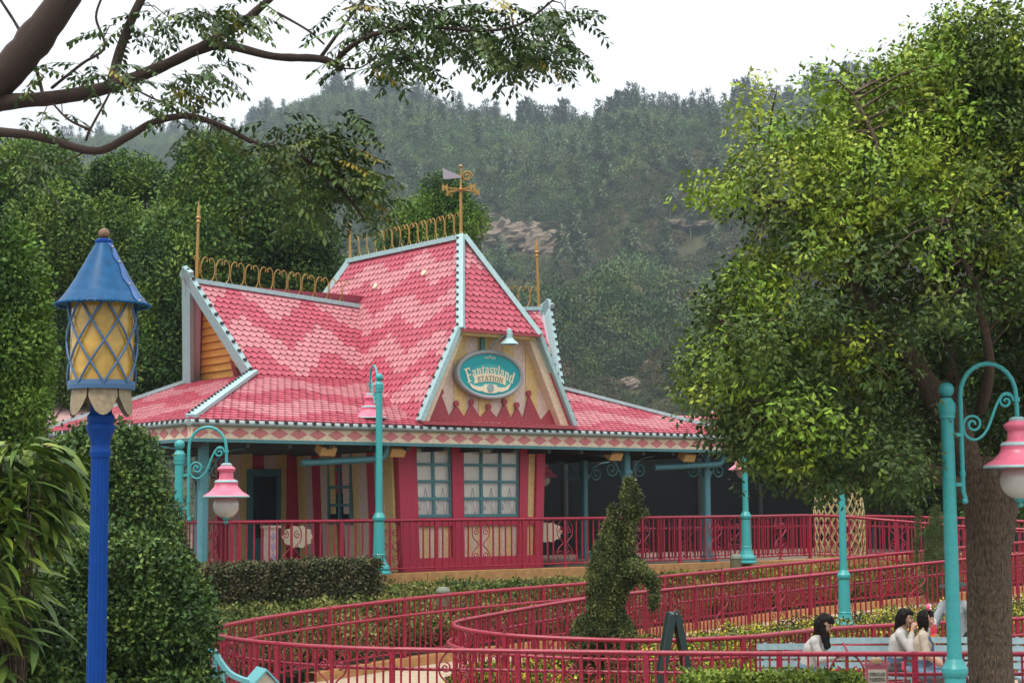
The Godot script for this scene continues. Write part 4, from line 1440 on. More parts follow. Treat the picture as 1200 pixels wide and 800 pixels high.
# ---------------------------------------------------------------- blue lantern
func build_lantern() -> void:
	var k := 1.0 / 170.0
	var o := thing("blue_lantern_post", "royal blue fluted lantern post with conical cap and amber latticed glass", "lantern", Vector3(-2.85, 0, -11.8), 0.3)
	var blue := mat("lantern_blue", 0.003, 0.050, 0.26, 0.45, {"spec": 0.28, "tex": grain("paint2", 0.02, 0.9, 1.0), "scale": 1.4})
	var steel := mat("lantern_cap_blue", 0.008, 0.105, 0.27, 0.42, {"spec": 0.3, "tex": grain("cap", 0.012, 0.72, 1.0), "scale": 2.0})
	var strap := mat("lantern_strap_blue", 0.05, 0.12, 0.24, 0.45)
	var y := func(p: float) -> float:
		return CAM_H + (598.0 - p) * k
	var b := Mb.new()
	b.lathe([[13.0 * k, 0.0], [12.0 * k, 0.9], [10.4 * k, y.call(532.0)]], 84, Vector3.ZERO, false, 14)
	part("post", b, blue, o)
	b = Mb.new()
	b.lathe([[11.5 * k, y.call(536.0)], [12.5 * k, y.call(530.0)], [11.5 * k, y.call(526.0)], [11.0 * k, y.call(522.0)], [12.5 * k, y.call(514.0)], [15.5 * k, y.call(506.0)], [17.0 * k, y.call(503.0)], [17.0 * k, y.call(499.0)], [14.5 * k, y.call(496.0)], [16.0 * k, y.call(492.0)], [16.0 * k, y.call(488.0)], [13.0 * k, y.call(484.0)], [12.5 * k, y.call(455.0)]], 28)
	part("capital", b, blue, o)
	# petals below the glass
	for i in 6:
		var pb := Mb.new()
		var pts := []
		for q in 9:
			var f := q / 8.0
			var low := 458.0 + 30.0 * pow(sin(PI * clampf(f, 0.03, 0.97)), 0.55)
			pts.append([f, low])
		for q in 8:
			var e := []
			for z in [[pts[q][0], pts[q][1]], [pts[q + 1][0], pts[q + 1][1]], [pts[q + 1][0], 455.0], [pts[q][0], 455.0]]:
				var w: float = TAU * (i + 0.03 + 0.94 * z[0]) / 6.0
				var rr: float = 34.0 + (z[1] - 455.0) * 0.10
				e.append(Vector3(cos(w) * rr * k, y.call(z[1]), -sin(w) * rr * k))
			pb.quad(e[0], e[1], e[2], e[3])
		part("petal", pb, mat("petal_beige", 0.36, 0.28, 0.17, 0.45, {"tex": grain("cap", 0.012, 0.72, 1.0), "scale": 3.0}), o)
	b = Mb.new()
	b.lathe([[35.0 * k, y.call(457.0)], [39.0 * k, y.call(457.0)], [39.5 * k, y.call(452.0)], [39.0 * k, y.call(447.0)], [35.0 * k, y.call(446.0)]], 32)
	part("ring", b, strap, o)
	b = Mb.new()
	b.lathe([[36.5 * k, y.call(448.0)], [37.0 * k, y.call(400.0)], [36.0 * k, y.call(352.0)]], 32)
	part("amber_glass", b, mat("amber_glass", 0.56, 0.34, 0.055, 0.16, {"clear": 0.5, "tex": grain("amber", 0.006, 0.80, 1.0, 2), "scale": 2.5}), o)
	for i in 8:
		for s in [-1.0, 1.0]:
			var line := []
			for q in 15:
				var f := q / 14.0
				var w: float = TAU * (i / 8.0 + s * f * 0.25)
				var rr := (39.0 + 1.6 * sin(f * PI)) * k
				line.append(Vector3(cos(w) * rr, lerpf(y.call(450.0), y.call(352.0), f), -sin(w) * rr))
			b = Mb.new()
			b.tube(line, 0.0085, 5)
			part("lattice_strap", b, strap, o)
	# cap with a scalloped lip, wavy seam and rivets
	b = Mb.new()
	var prof := [[54.0, 357.0], [52.5, 354.0], [43.0, 342.0], [33.0, 326.0], [24.5, 310.0], [17.5, 297.0], [12.5, 288.0], [9.0, 281.0]]
	var pp := []
	for e in prof:
		pp.append([e[0] * k, y.call(e[1])])
	b.lathe(pp, 40)
	b.lathe([[38.0 * k, y.call(350.0)], [54.0 * k, y.call(357.0)]], 40)
	var cap := part("cap", b, steel, o)
	b = Mb.new()
	for i in 40:
		var w := TAU * i / 40.0
		b.ball(Vector3(cos(w) * 53.6 * k, y.call(356.6), -sin(w) * 53.6 * k), Vector3(0.022, 0.012, 0.022), 6, 4)
	part("scalloped_lip", b, steel, cap).set_meta("kind", "stuff")
	for side in [-0.75, 2.5]:
		b = Mb.new()
		var rv := Mb.new()
		for i in 28:
			var e := []
			for z in [[i, -1.0], [i, 1.0], [i + 1, 1.0], [i + 1, -1.0]]:
				var f: float = z[0] / 28.0
				var at: float = f * (prof.size() - 1)
				var j := mini(int(at), prof.size() - 2)
				var rr: float = lerpf(prof[j][0], prof[j + 1][0], at - j) + 0.7
				var yy: float = lerpf(prof[j][1], prof[j + 1][1], at - j)
				var wide: float = (0.024 + 0.010 * sin(f * TAU * 4.0) * z[1]) * z[1] / rr / k
				e.append(Vector3(cos(side + wide) * rr * k, y.call(yy) + 0.003, -sin(side + wide) * rr * k))
			b.quad(e[0], e[1], e[2], e[3])
			if i % 7 == 3:
				rv.ball((e[0] + e[1]) * 0.5, Vector3.ONE * 0.011, 6, 5)
		var so := part("seam", b, mat("seam_blue", 0.012, 0.085, 0.30, 0.4), cap)
		part("rivets", rv, mat("rivet_steel", 0.35, 0.30, 0.25, 0.4, {"metal": 0.6}), so)
	b = Mb.new()
	b.lathe([[8.0 * k, y.call(285.0)], [10.5 * k, y.call(282.0)], [10.5 * k, y.call(279.0)], [7.0 * k, y.call(277.0)]], 20)
	part("collar", b, blue, o)
	b = Mb.new()
	b.ball(Vector3(0, y.call(271.0), 0), Vector3.ONE * 6.8 * k)
	part("finial", b, mat("finial_brown", 0.16, 0.09, 0.05, 0.6), o)

# ---------------------------------------------------------------- plants
func at_px(px: float, py: float, d: float) -> Vector3:   # the point at depth d on the sight line of a place in the photograph
	var bs := Basis.from_euler(Vector3(atan(0.0975), 0, -0.006))
	var dir := bs * Vector3((px - 600.0) / 2000.0, -(py - 400.0) / 2000.0, -1.0)
	return Vector3(0, CAM_H, 0) + dir * (d / -dir.z)

func bark() -> StandardMaterial3D:
	return mat("bark", 0.20, 0.135, 0.085, 0.92, {"tex": grain("bark", 0.03, 0.30, 1.1, 5), "bump": bump("bark_b", 0.05, 14.0), "bs": 1.0, "scale": Vector3(3.2, 0.7, 3.2), "world": true})

func limb(b: Mb, pts: Array, r0: float, r1: float, sides := 8, wob := 0.08, seed_ := 1) -> Array:
	var r := rand(seed_)
	var line := smooth(pts, 6)
	var rad := taper(line.size(), r0, r1)
	for i in rad.size():
		rad[i] *= 1.0 + r.randf_range(-wob, wob)
	b.tube(line, rad, sides)
	return line

func ridged(b: Mb, line: Array, rad: Array, sides: int) -> void:   # a trunk whose bark stands in long upright ridges
	var fn := FastNoiseLite.new()
	fn.seed = 15
	fn.frequency = 1.0
	var rings := []
	for i in line.size():
		var ring := []
		for k in sides:
			var w := TAU * k / sides
			var e := Vector3(cos(w), 0, -sin(w))
			var n := fn.get_noise_3d(e.x * 7.0, line[i].y * 3.0, e.z * 7.0)
			ring.append(line[i] + e * rad[i] * (1.0 - 0.16 * maxf(0.0, n) + 0.05 * fn.get_noise_3d(e.x, line[i].y, e.z)))
		rings.append(ring)
	for i in line.size() - 1:
		for k in sides:
			var j := (k + 1) % sides
			b.quad(rings[i][k], rings[i][j], rings[i + 1][j], rings[i + 1][k])

func foliage(parent: Node, called: String, lobes: Array, count: int, mesh: Mesh, m: Material, pal: Array, s0: float, s1: float, seed_: int, shell := 0.25, tilt := PI) -> MultiMeshInstance3D:
	# lobes: [centre, radii]; palette entries are drawn at random, a clump of colour at a time
	var r := rand(seed_)
	var vol := []
	var total := 0.0
	for l in lobes:
		total += pow(l[1].x * l[1].y * l[1].z, 0.75)
		vol.append(total)
	var fn := FastNoiseLite.new()
	fn.seed = seed_
	fn.frequency = 0.55
	var xf := []
	var co := []
	for i in count:
		var pick := r.randf() * total
		var k := 0
		while vol[k] < pick:
			k += 1
		var p: Vector3 = lobes[k][0] + ball_point(r, shell) * lobes[k][1]
		var f := clampf(0.5 + fn.get_noise_3dv(p) * 1.1 + r.randf_range(-0.28, 0.28), 0.0, 0.999)
		co.append(jitter(pal[int(f * pal.size())], r, 0.22))
		xf.append(Transform3D(rot(r, tilt).scaled(Vector3.ONE * r.randf_range(s0, s1)), p - (parent as Node3D).position))
	return stuffy(many(called, mesh, m, xf, co, parent))

func stuffy(o: MultiMeshInstance3D) -> MultiMeshInstance3D:
	o.set_meta("kind", "stuff")
	return o

func background_tree(label: String, base: Vector3, lobes: Array, count: int, mesh: Mesh, pal: Array, seed_: int, s0 := 0.8, s1 := 1.4, cat := "broadleaf_tree", group := "") -> Node3D:
	var o := thing(cat, label, "tree", base, 0.0, group)
	var b := Mb.new()
	var mid := Vector3.ZERO
	for l in lobes:
		mid += l[0]
	mid = mid / lobes.size() - base
	limb(b, [Vector3.ZERO, Vector3(mid.x * 0.2, mid.y * 0.4, mid.z * 0.2), Vector3(mid.x * 0.7, mid.y * 0.75, mid.z * 0.7), mid], 0.22, 0.10, 8, 0.08, seed_)
	var k := 0
	for l in lobes:
		k += 1
		limb(b, [Vector3(mid.x * 0.3, mid.y * 0.5, mid.z * 0.3), mid.lerp(l[0] - base, 0.5) + Vector3(0, -0.2, 0.1), l[0] - base], 0.10, 0.03, 6, 0.1, seed_ + k)
	part("trunk", b, bark(), o)
	foliage(o, "crown", lobes, count, mesh, leaf_mat("tree_leaf"), pal, s0, s1, seed_)
	return o

func build_trees() -> void:
	var big := thing("leafy_tree", "big spreading tree with yellow young leaves over the benches", "tree", Vector3(4.93, 0, -17.5))
	var org := big.position
	var wood := Mb.new()
	var pts := []
	var w := func(list: Array) -> Array:
		var out := []
		for e in list:
			out.append(at_px(e[0], e[1], e[2]) - org)
		return out
	var trunk: Array = [Vector3(0.02, -0.05, 0), Vector3(0.0, 0.25, 0)]
	trunk.append_array(w.call([[1163, 800, 17.5], [1160, 700, 17.5], [1158, 620, 17.5], [1155, 555, 17.5], [1156, 535, 17.5]]))
	var tr := resample(smooth(trunk, 8), 0.05)
	var rad := []
	for i in tr.size():
		var f := float(i) / tr.size()
		rad.append((0.22 + 0.12 * pow(1.0 - f, 8.0) + 0.05 * maxf(0.0, f - 0.7)) * (1.0 - 0.5 * smoothstep(0.93, 1.0, f)))
	ridged(wood, tr, rad, 56)
	pts.append_array(tr.slice(tr.size() / 2))
	var limbs := [
		[[[1158, 640, 17.5], [1143, 570, 17.45], [1120, 505, 17.4], [1085, 445, 17.3], [1040, 385, 17.1], [1003, 345, 16.9], [985, 300, 16.8]], 0.19, 0.055],
		[[[1150, 590, 17.5], [1100, 556, 17.3], [1050, 543, 17.1], [985, 562, 16.9], [930, 545, 16.8], [870, 512, 16.7]], 0.10, 0.02],
		[[[1160, 650, 17.5], [1180, 575, 17.55], [1205, 500, 17.7], [1230, 420, 17.8], [1250, 320, 18.0], [1260, 200, 18.0]], 0.20, 0.05],
		[[[1130, 520, 17.4], [1112, 430, 17.7], [1104, 330, 17.9], [1108, 220, 18.0], [1125, 110, 18.0], [1130, 40, 18.0]], 0.11, 0.02],
		[[[1104, 330, 17.9], [1150, 270, 17.6], [1180, 200, 17.4], [1200, 130, 17.2]], 0.07, 0.02],
		[[[1060, 410, 17.2], [1000, 400, 16.7], [930, 395, 16.5], [870, 400, 16.4], [830, 385, 16.3]], 0.06, 0.015],
		[[[985, 300, 16.8], [960, 240, 16.7], [930, 190, 16.8], [890, 160, 16.9]], 0.05, 0.012],
		[[[1003, 345, 16.9], [1020, 260, 16.6], [1030, 180, 16.6], [1000, 110, 16.8]], 0.05, 0.012],
		[[[1108, 220, 18.0], [1060, 160, 18.2], [1010, 100, 18.4], [975, 70, 18.4]], 0.04, 0.01],
		[[[960, 240, 16.7], [905, 235, 16.6], [850, 205, 16.5]], 0.03, 0.01],
		[[[1150, 480, 17.6], [1160, 420, 16.9], [1140, 330, 16.2], [1110, 260, 15.9]], 0.07, 0.015],
		[[[930, 395, 16.5], [880, 450, 16.4], [850, 490, 16.3]], 0.03, 0.01],
		[[[1180, 200, 17.4], [1100, 230, 16.6], [1010, 232, 16.2]], 0.04, 0.012],
	]
	var n := 0
	for l in limbs:
		n += 1
		pts.append_array(limb(wood, w.call(l[0]), l[1], l[2], 9, 0.1, 40 + n))
	# clusters of leaves and the twigs that carry them
	var r := rand(77)
	var lobes := [[1100, 160, 17.6, 96, 85], [1010, 225, 16.9, 96, 65], [900, 205, 16.7, 41, 42], [870, 395, 16.4, 42, 60], [985, 350, 16.7, 126, 100], [1110, 330, 16.9, 116, 130], [1200, 230, 17.8, 86, 150], [925, 500, 16.7, 61, 30], [1030, 525, 16.8, 61, 28], [1270, 380, 18.2, 106, 130], [1132, 62, 18.0, 38, 28], [962, 128, 17.6, 34, 26], [1040, 440, 16.8, 86, 60], [860, 320, 16.5, 16, 26], [1060, 110, 17.8, 56, 40], [1100, 470, 18.4, 116, 70], [885, 130, 16.9, 16, 14], [845, 205, 16.5, 16, 14], [1125, 75, 17.9, 66, 46], [1180, 110, 17.6, 50, 50], [900, 478, 16.6, 62, 42], [955, 528, 16.7, 62, 34], [1015, 545, 16.9, 62, 32], [850, 430, 16.4, 34, 40]]
	var vol := []
	var total := 0.0
	for l in lobes:
		total += l[3] * l[4]
		vol.append(total)
	var mesh := leaf_clump(5, 27, 0.17, 0.075, 0.035, 0.55)
	var xf := []
	var co := []
	var flush := FastNoiseLite.new()
	flush.seed = 5
	flush.frequency = 0.9
	var twigs := Mb.new()
	for i in 960:
		var pick := r.randf() * total
		var k := 0
		while vol[k] < pick:
			k += 1
		var l: Array = lobes[k]
		var e := ball_point(r, 0.35)
		var c := at_px(l[0], l[1], l[2]) - org + Vector3(e.x * l[3] / 114.0, e.y * l[4] / 114.0, e.z * 1.3)
		var wc := c + org
		var sx := 600.0 - 2000.0 * wc.x / wc.z
		var sy := 595.0 + 2000.0 * (wc.y - CAM_H) / wc.z
		if sx > 1070 and sy > 380 and wc.z > -17.6 or sx > 1085 and sy > 545:
			continue   # the lamp and the fork of the trunk stand clear
		if sx > 975 and sx < 1125 and sy > 300 and sy < 520 and wc.z > -17.2 and r.randf() < 0.72:
			continue   # the leaning limb shows through the front of the crown
		var best: Vector3 = pts[0]
		for q in pts:
			if q.distance_squared_to(c) < best.distance_squared_to(c):
				best = q
		if best.distance_to(c) < 1.7:
			twigs.tube([best, best.lerp(c, 0.5) + Vector3(0, 0.08, 0), c], [0.014, 0.009, 0.005], 4, false)
		var young := flush.get_noise_3dv(c) * 0.9 + (c.y - 4.3) * 0.21 - (c.x - 0.2) * 0.10
		var col := Color(0.056, 0.092, 0.024)
		var pickc := young + r.randf_range(-0.35, 0.35)
		if pickc > 0.50:
			col = [Color(0.25, 0.35, 0.03), Color(0.19, 0.30, 0.03), Color(0.29, 0.36, 0.04)][r.randi() % 3]
		elif pickc > 0.24:
			col = Color(0.110, 0.165, 0.030)
		elif r.randf() < 0.012:
			col = Color(0.20, 0.13, 0.03)
		for j in 7:
			var p := c + ball_point(r) * Vector3(0.30, 0.20, 0.30)
			xf.append(Transform3D(rot(r, 0.7).scaled(Vector3.ONE * r.randf_range(0.75, 1.2)), p))
			co.append(jitter(col, r, 0.25))
	part("trunk", wood, bark(), big)
	part("twigs", twigs, bark(), big)
	stuffy(many("crown", mesh, leaf_mat("tree_leaf"), xf, co, big))

	# trees behind the station
	var lc := leaf_clump(9, 64, 0.42, 0.125, 0.07, 0.1)
	var dark := [Color(0.030, 0.072, 0.014), Color(0.048, 0.105, 0.018), Color(0.070, 0.145, 0.022), Color(0.115, 0.20, 0.028), Color(0.16, 0.25, 0.035)]
	var L := func(px: float, py: float, d: float, rx: float, ry: float) -> Array:
		var m := d / 2000.0
		return [at_px(px, py, d), Vector3(rx * m, ry * m, maxf(rx, ry) * m * 0.8)]
	background_tree("dense dark green tree behind the leaning roof gable", Vector3(-8.2, 0, -47), [L.call(255, 240, 47, 65, 50), L.call(315, 250, 47, 62, 58), L.call(220, 320, 46, 60, 80), L.call(300, 330, 48, 90, 70), L.call(360, 315, 48, 45, 45), L.call(250, 195, 47, 42, 28), L.call(180, 400, 46, 60, 60)], 2300, lc, dark, 501, 0.7, 1.3, "broadleaf_tree", "trees behind the station")
	background_tree("feathery topped tree showing above the lantern cap", Vector3(-12.0, 0, -52), [L.call(150, 215, 52, 42, 28), L.call(115, 235, 52, 40, 30), L.call(110, 290, 51, 80, 55), L.call(140, 350, 51, 70, 60), L.call(100, 420, 50, 70, 60)], 1900, lc, dark, 502, 0.6, 1.2, "broadleaf_tree", "trees behind the station")
	background_tree("lighter green tree under the overhanging branch at the edge of the wood", Vector3(-14.2, 0, -50), [L.call(35, 205, 50, 55, 38), L.call(0, 260, 50, 60, 70), L.call(60, 280, 49, 50, 60), L.call(-40, 320, 50, 70, 100)], 1700, lc, dark.slice(1), 503, 0.7, 1.3, "broadleaf_tree", "trees behind the station")
	background_tree("bright green tree top showing behind the tower cresting", Vector3(-2.9, 0, -56), [L.call(520, 232, 56, 26, 26), L.call(490, 262, 56, 34, 28), L.call(538, 262, 56, 28, 30), L.call(470, 285, 56, 22, 22), L.call(515, 310, 56, 40, 50)], 950, lc, [Color(0.03, 0.075, 0.014), Color(0.065, 0.145, 0.018), Color(0.11, 0.22, 0.024), Color(0.17, 0.28, 0.035)], 504, 0.5, 0.95, "broadleaf_tree", "trees behind the station")
	var fine := leaf_clump(11, 40, 0.24, 0.09, 0.05, 0.0)
	background_tree("smooth conical evergreen beside the blue lantern", Vector3(-7.05, 0, -23.5), [L.call(8, 300, 23.5, 26, 36), L.call(5, 350, 23.5, 42, 60), L.call(0, 410, 23.5, 50, 80), L.call(-5, 470, 23.5, 55, 60)], 2400, fine, [Color(0.034, 0.075, 0.014), Color(0.065, 0.13, 0.02), Color(0.11, 0.20, 0.026), Color(0.14, 0.24, 0.03)], 505, 0.6, 1.1, "conical_evergreen", "")
	background_tree("broad green tree behind the big tree trunk", Vector3(12.5, 0, -47), [L.call(1150, 470, 47, 120, 90), L.call(1050, 500, 47, 80, 60), L.call(1190, 560, 46, 70, 50), L.call(1210, 380, 47, 80, 80), L.call(1000, 440, 47, 60, 70)], 1900, lc, dark, 506, 0.8, 1.4, "broadleaf_tree", "")
	background_tree("low green tree beside the black shade screen", Vector3(9.6, 0.8, -49), [L.call(1010, 560, 49, 40, 28), L.call(1085, 560, 49, 60, 40)], 500, lc, dark, 507, 0.7, 1.2, "broadleaf_tree", "")

# ---------------------------------------------------------------- branch reaching in overhead
func build_overhang() -> void:
	var base := Vector3(-4.6, 0, -8.2)
	var o := thing("feather_leaved_tree", "bare limbed tree with fine feather leaves reaching in overhead", "tree", base)
	var b := Mb.new()
	var w := func(list: Array) -> Array:
		var out := []
		for e in list:
			out.append(at_px(e[0], e[1], e[2] if e.size() > 2 else 8.5) - base)
		return out
	var pts := []
	var limbs := [
		[[[-420, 420, 8.2], [-250, 260, 8.3], [-60, 140, 8.5], [0, 92, 8.5], [45, 40, 8.5], [85, -20, 8.5], [130, -120, 8.5]], 0.16, 0.08],
		[[[-60, 140, 8.5], [0, 121, 8.5], [60, 115, 8.5], [120, 104, 8.5], [180, 82, 8.5], [235, 55, 8.5], [285, 25, 8.5], [325, -10, 8.5]], 0.055, 0.022],
		[[[225, 62, 8.5], [262, 53, 8.5], [320, 66, 8.4], [375, 69, 8.4], [402, 80, 8.4]], 0.028, 0.022],
		[[[400, 80, 8.4], [398, 66, 8.4], [430, 43, 8.3], [470, 34, 8.3], [510, 32, 8.3], [560, 36, 8.2], [610, 28, 8.2], [660, -10, 8.2]], 0.02, 0.006],
		[[[375, 68, 8.4], [395, 40, 8.4], [425, 0, 8.5]], 0.014, 0.008],
		[[[-80, 150, 8.4], [0, 155, 8.3], [45, 160, 8.3], [110, 177, 8.3], [150, 160, 8.3], [180, 143, 8.3], [220, 136, 8.3], [260, 148, 8.3], [300, 168, 8.3], [335, 173, 8.2], [370, 196, 8.2], [405, 228, 8.2], [425, 255, 8.2]], 0.032, 0.007],
		[[[130, 100, 8.5], [140, 60, 8.6], [155, 20, 8.6], [175, -20, 8.6]], 0.034, 0.024],
		[[[50, 112, 8.5], [40, 75, 8.6], [22, 35, 8.7], [0, 0, 8.7], [-20, -30, 8.7]], 0.012, 0.008],
		[[[60, 103, 8.5], [95, 75, 8.4], [122, 55, 8.4], [112, 20, 8.4], [122, -10, 8.4]], 0.010, 0.007],
		[[[100, 165, 8.3], [105, 152, 8.3], [125, 115, 8.4], [132, 100, 8.4]], 0.009, 0.006],
		[[[105, 152, 8.3], [80, 140, 8.3], [62, 122, 8.4]], 0.009, 0.006],
		[[[110, 172, 8.3], [85, 185, 8.3], [62, 194, 8.3]], 0.006, 0.003],
		[[[140, 82, 8.4], [160, 105, 8.3], [200, 125, 8.3], [215, 137, 8.3]], 0.008, 0.004],
		[[[325, 15, 8.5], [360, 35, 8.4], [380, 52, 8.4]], 0.009, 0.006],
		[[[402, 80, 8.4], [425, 78, 8.3], [450, 55, 8.2]], 0.006, 0.003],
		[[[510, 32, 8.3], [500, 10, 8.3], [490, -10, 8.3]], 0.006, 0.003],
	]
	var n := 0
	for l in limbs:
		n += 1
		pts.append_array(limb(b, w.call(l[0]), l[1] * 0.82, l[2] * 0.82, 9, 0.07, 70 + n))
	limb(b, [Vector3.ZERO, Vector3(0.0, 1.2, 0.0), Vector3(0.1, 2.4, 0.0), w.call([[-420, 420, 8.2]])[0]], 0.22, 0.16, 12, 0.05, 66)
	part("trunk", b, mat("branch_bark", 0.085, 0.050, 0.038, 0.9, {"tex": grain("bark", 0.03, 0.35, 1.1, 5), "bump": bump("bark_b", 0.05, 14.0), "bs": 0.8, "scale": Vector3(8, 8, 8), "world": true}), o)
	# one feather leaf: a stalk with pairs of leaflets, laid along +x and drooping
	var leaf := Mb.new()
	var stalk := []
	for i in 8:
		var x := 0.030 * i + 0.02
		stalk.append(Vector3(x, -1.4 * x * x, 0))
	leaf.col = Color(0.6, 0.55, 0.5)
	leaf.tube(stalk, 0.0016, 3, false)
	var lr := rand(3)
	for i in range(1, 8):
		for s in [-1.0, 1.0]:
			var p: Vector3 = stalk[i]
			var dir := Vector3(0.45 + lr.randf_range(-0.3, 0.3), -0.55 + lr.randf_range(-0.5, 0.3), s).normalized()
			var l := 0.050 * lr.randf_range(0.75, 1.2)
			var side := (dir.cross(Vector3.UP) + Vector3(0, lr.randf_range(-0.8, 0.8), 0)).normalized() * 0.0125
			leaf.col = Color.WHITE * lr.randf_range(0.75, 1.2)
			leaf.tri(p, p + dir * l * 0.5 + side, p + dir * l)
			leaf.tri(p, p + dir * l, p + dir * l * 0.5 - side)
	var lm := leaf.mesh()
	var r := rand(19)
	var xf := []
	var co := []
	var tw := Mb.new()
	var zones := [[255, 12, 70, 18, 28], [215, 25, 45, 22, 24], [430, 15, 45, 28, 37], [500, 30, 55, 28, 49], [560, 45, 60, 30, 55], [620, 55, 50, 26, 43], [640, 20, 45, 18, 28], [470, 65, 45, 22, 28], [430, 75, 22, 18, 12], [540, 5, 80, 12, 31], [620, 70, 20, 14, 13], [205, 95, 45, 16, 21], [240, 75, 30, 10, 9], [185, 120, 40, 12, 13], [110, 80, 40, 14, 12], [60, 75, 25, 12, 4], [150, 30, 22, 18, 11], [240, 150, 30, 22, 16], [345, 155, 48, 22, 43], [375, 175, 45, 30, 55], [400, 205, 34, 34, 49], [335, 205, 32, 26, 28], [350, 235, 40, 24, 24], [425, 228, 16, 28, 18], [300, 180, 24, 16, 13], [30, 185, 40, 20, 16], [60, 140, 30, 8, 6], [400, 135, 16, 10, 6]]
	for z in zones:
		for i in z[4]:
			var e := ball_point(r, 0.0)
			var p := at_px(z[0] + e.x * z[2], z[1] + e.y * z[3], 8.35 + e.z * 0.45) - base
			var yaw := r.randf_range(-1.3, 1.3)
			if r.randf() < 0.25:
				yaw += PI
			xf.append(Transform3D(Basis(Vector3.UP, yaw) * Basis(Vector3.BACK, r.randf_range(-0.55, 0.25)) * Basis(Vector3.RIGHT, r.randf_range(-0.4, 0.4)) * Basis.from_scale(Vector3.ONE * r.randf_range(0.7, 1.05)), p))
			co.append(jitter([Color(0.045, 0.085, 0.022), Color(0.06, 0.11, 0.025), Color(0.035, 0.065, 0.022), Color(0.10, 0.14, 0.03), Color(0.05, 0.08, 0.03)][r.randi() % 5] if r.randf() > 0.012 else Color(0.24, 0.20, 0.03), r, 0.2))
			if i % 4 == 0:
				var best: Vector3 = pts[0]
				for q in pts:
					if q.distance_squared_to(p) < best.distance_squared_to(p):
						best = q
				if best.distance_to(p) < 0.2 and best.y - p.y < 0.1:
					tw.tube([best, best.lerp(p, 0.5) + Vector3(0, 0.03, 0), p], [0.004, 0.003, 0.002], 4, false)
	part("twigs", tw, mat("branch_bark"), o)
	stuffy(many("crown", lm, leaf_mat("feather_leaf", 0.5), xf, co, o))

# ---------------------------------------------------------------- clipped bushes, hedges, beds
func surface_leaves(parent: Node3D, called: String, caps: Array, count: int, mesh: Mesh, pal: Array, s0: float, s1: float, seed_: int, depth := 0.05) -> void:
	# caps: [a, b, ra, rb]; leaves sit on the outside of their union
	var r := rand(seed_)
	var xf := []
	var co := []
	var area := []
	var total := 0.0
	for c in caps:
		total += (c[2] + c[3]) * (c[0].distance_to(c[1]) + c[2] + c[3])
		area.append(total)
	var fn := FastNoiseLite.new()
	fn.seed = seed_
	fn.frequency = 1.3
	var tries := 0
	while xf.size() < count and tries < count * 6:
		tries += 1
		var pick := r.randf() * total
		var k := 0
		while area[k] < pick:
			k += 1
		var c: Array = caps[k]
		var axis: Vector3 = c[1] - c[0]
		var l := axis.length()
		var f: float = r.randf_range(-c[2] / (l + c[2] + c[3]), (l + c[3]) / (l + c[2] + c[3])) * (l + c[2] + c[3]) / maxf(l, 0.001)
		var dir := Vector3(r.randfn(), r.randfn(), r.randfn()).normalized()
		var g := clampf(f, 0, 1)
		if f > 0.0 and f < 1.0 and l > 0.001:
			dir = (dir - axis / l * dir.dot(axis / l)).normalized()
		elif dir.dot(axis) * (1.0 if f >= 1.0 else -1.0) < 0:
			dir = -dir
		var p: Vector3 = c[0].lerp(c[1], g) + dir * (lerpf(c[2], c[3], g) - r.randf() * depth + fn.get_noise_3dv(c[0] + dir * 2.0 + axis * g) * depth * 2.2 + (depth * 1.5 * r.randf() if r.randf() < 0.05 else 0.0))
		var inside := false
		for q in caps:
			if q == c:
				continue
			var ax: Vector3 = q[1] - q[0]
			var h := clampf((p - q[0]).dot(ax) / maxf(ax.length_squared(), 1e-6), 0, 1)
			if p.distance_to(q[0] + ax * h) < lerpf(q[2], q[3], h) - depth * 1.6:
				inside = true
				break
		if inside:
			continue
		var tone := clampf(0.5 + fn.get_noise_3dv(p * 2.0) * 0.7 + r.randf_range(-0.35, 0.35), 0, 0.999)
		co.append(jitter(pal[int(tone * pal.size())], r, 0.2))
		xf.append(Transform3D(rot(r, 1.2).scaled(Vector3.ONE * r.randf_range(s0, s1)), p))
	stuffy(many(called, mesh, leaf_mat("bush_leaf", 0.25), xf, co, parent))

func core_of(caps: Array, shrink: float) -> Mb:
	var b := Mb.new()
	for c in caps:
		b.ball(c[0], Vector3.ONE * maxf(c[2] - shrink, 0.01), 12, 8)
		b.ball(c[1], Vector3.ONE * maxf(c[3] - shrink, 0.01), 12, 8)
		if c[0].distance_to(c[1]) > 0.01:
			b.tube([c[0], c[1]], [maxf(c[2] - shrink, 0.01), maxf(c[3] - shrink, 0.01)], 12)
	return b

func bush(called: String, label: String, cat: String, base: Vector3, caps: Array, count: int, mesh: Mesh, pal: Array, seed_: int, s0 := 0.8, s1 := 1.2, depth := 0.08, group := "") -> Node3D:
	var o := thing(called, label, cat, base, 0.0, group)
	for c in caps:
		c[0] = c[0] - base
		c[1] = c[1] - base
	part("stems", core_of(caps, depth * 1.5), mat("bush_core", 0.085, 0.095, 0.034, 0.95), o)
	surface_leaves(o, "leaves", caps, count, mesh, pal, s0, s1, seed_, depth)
	return o

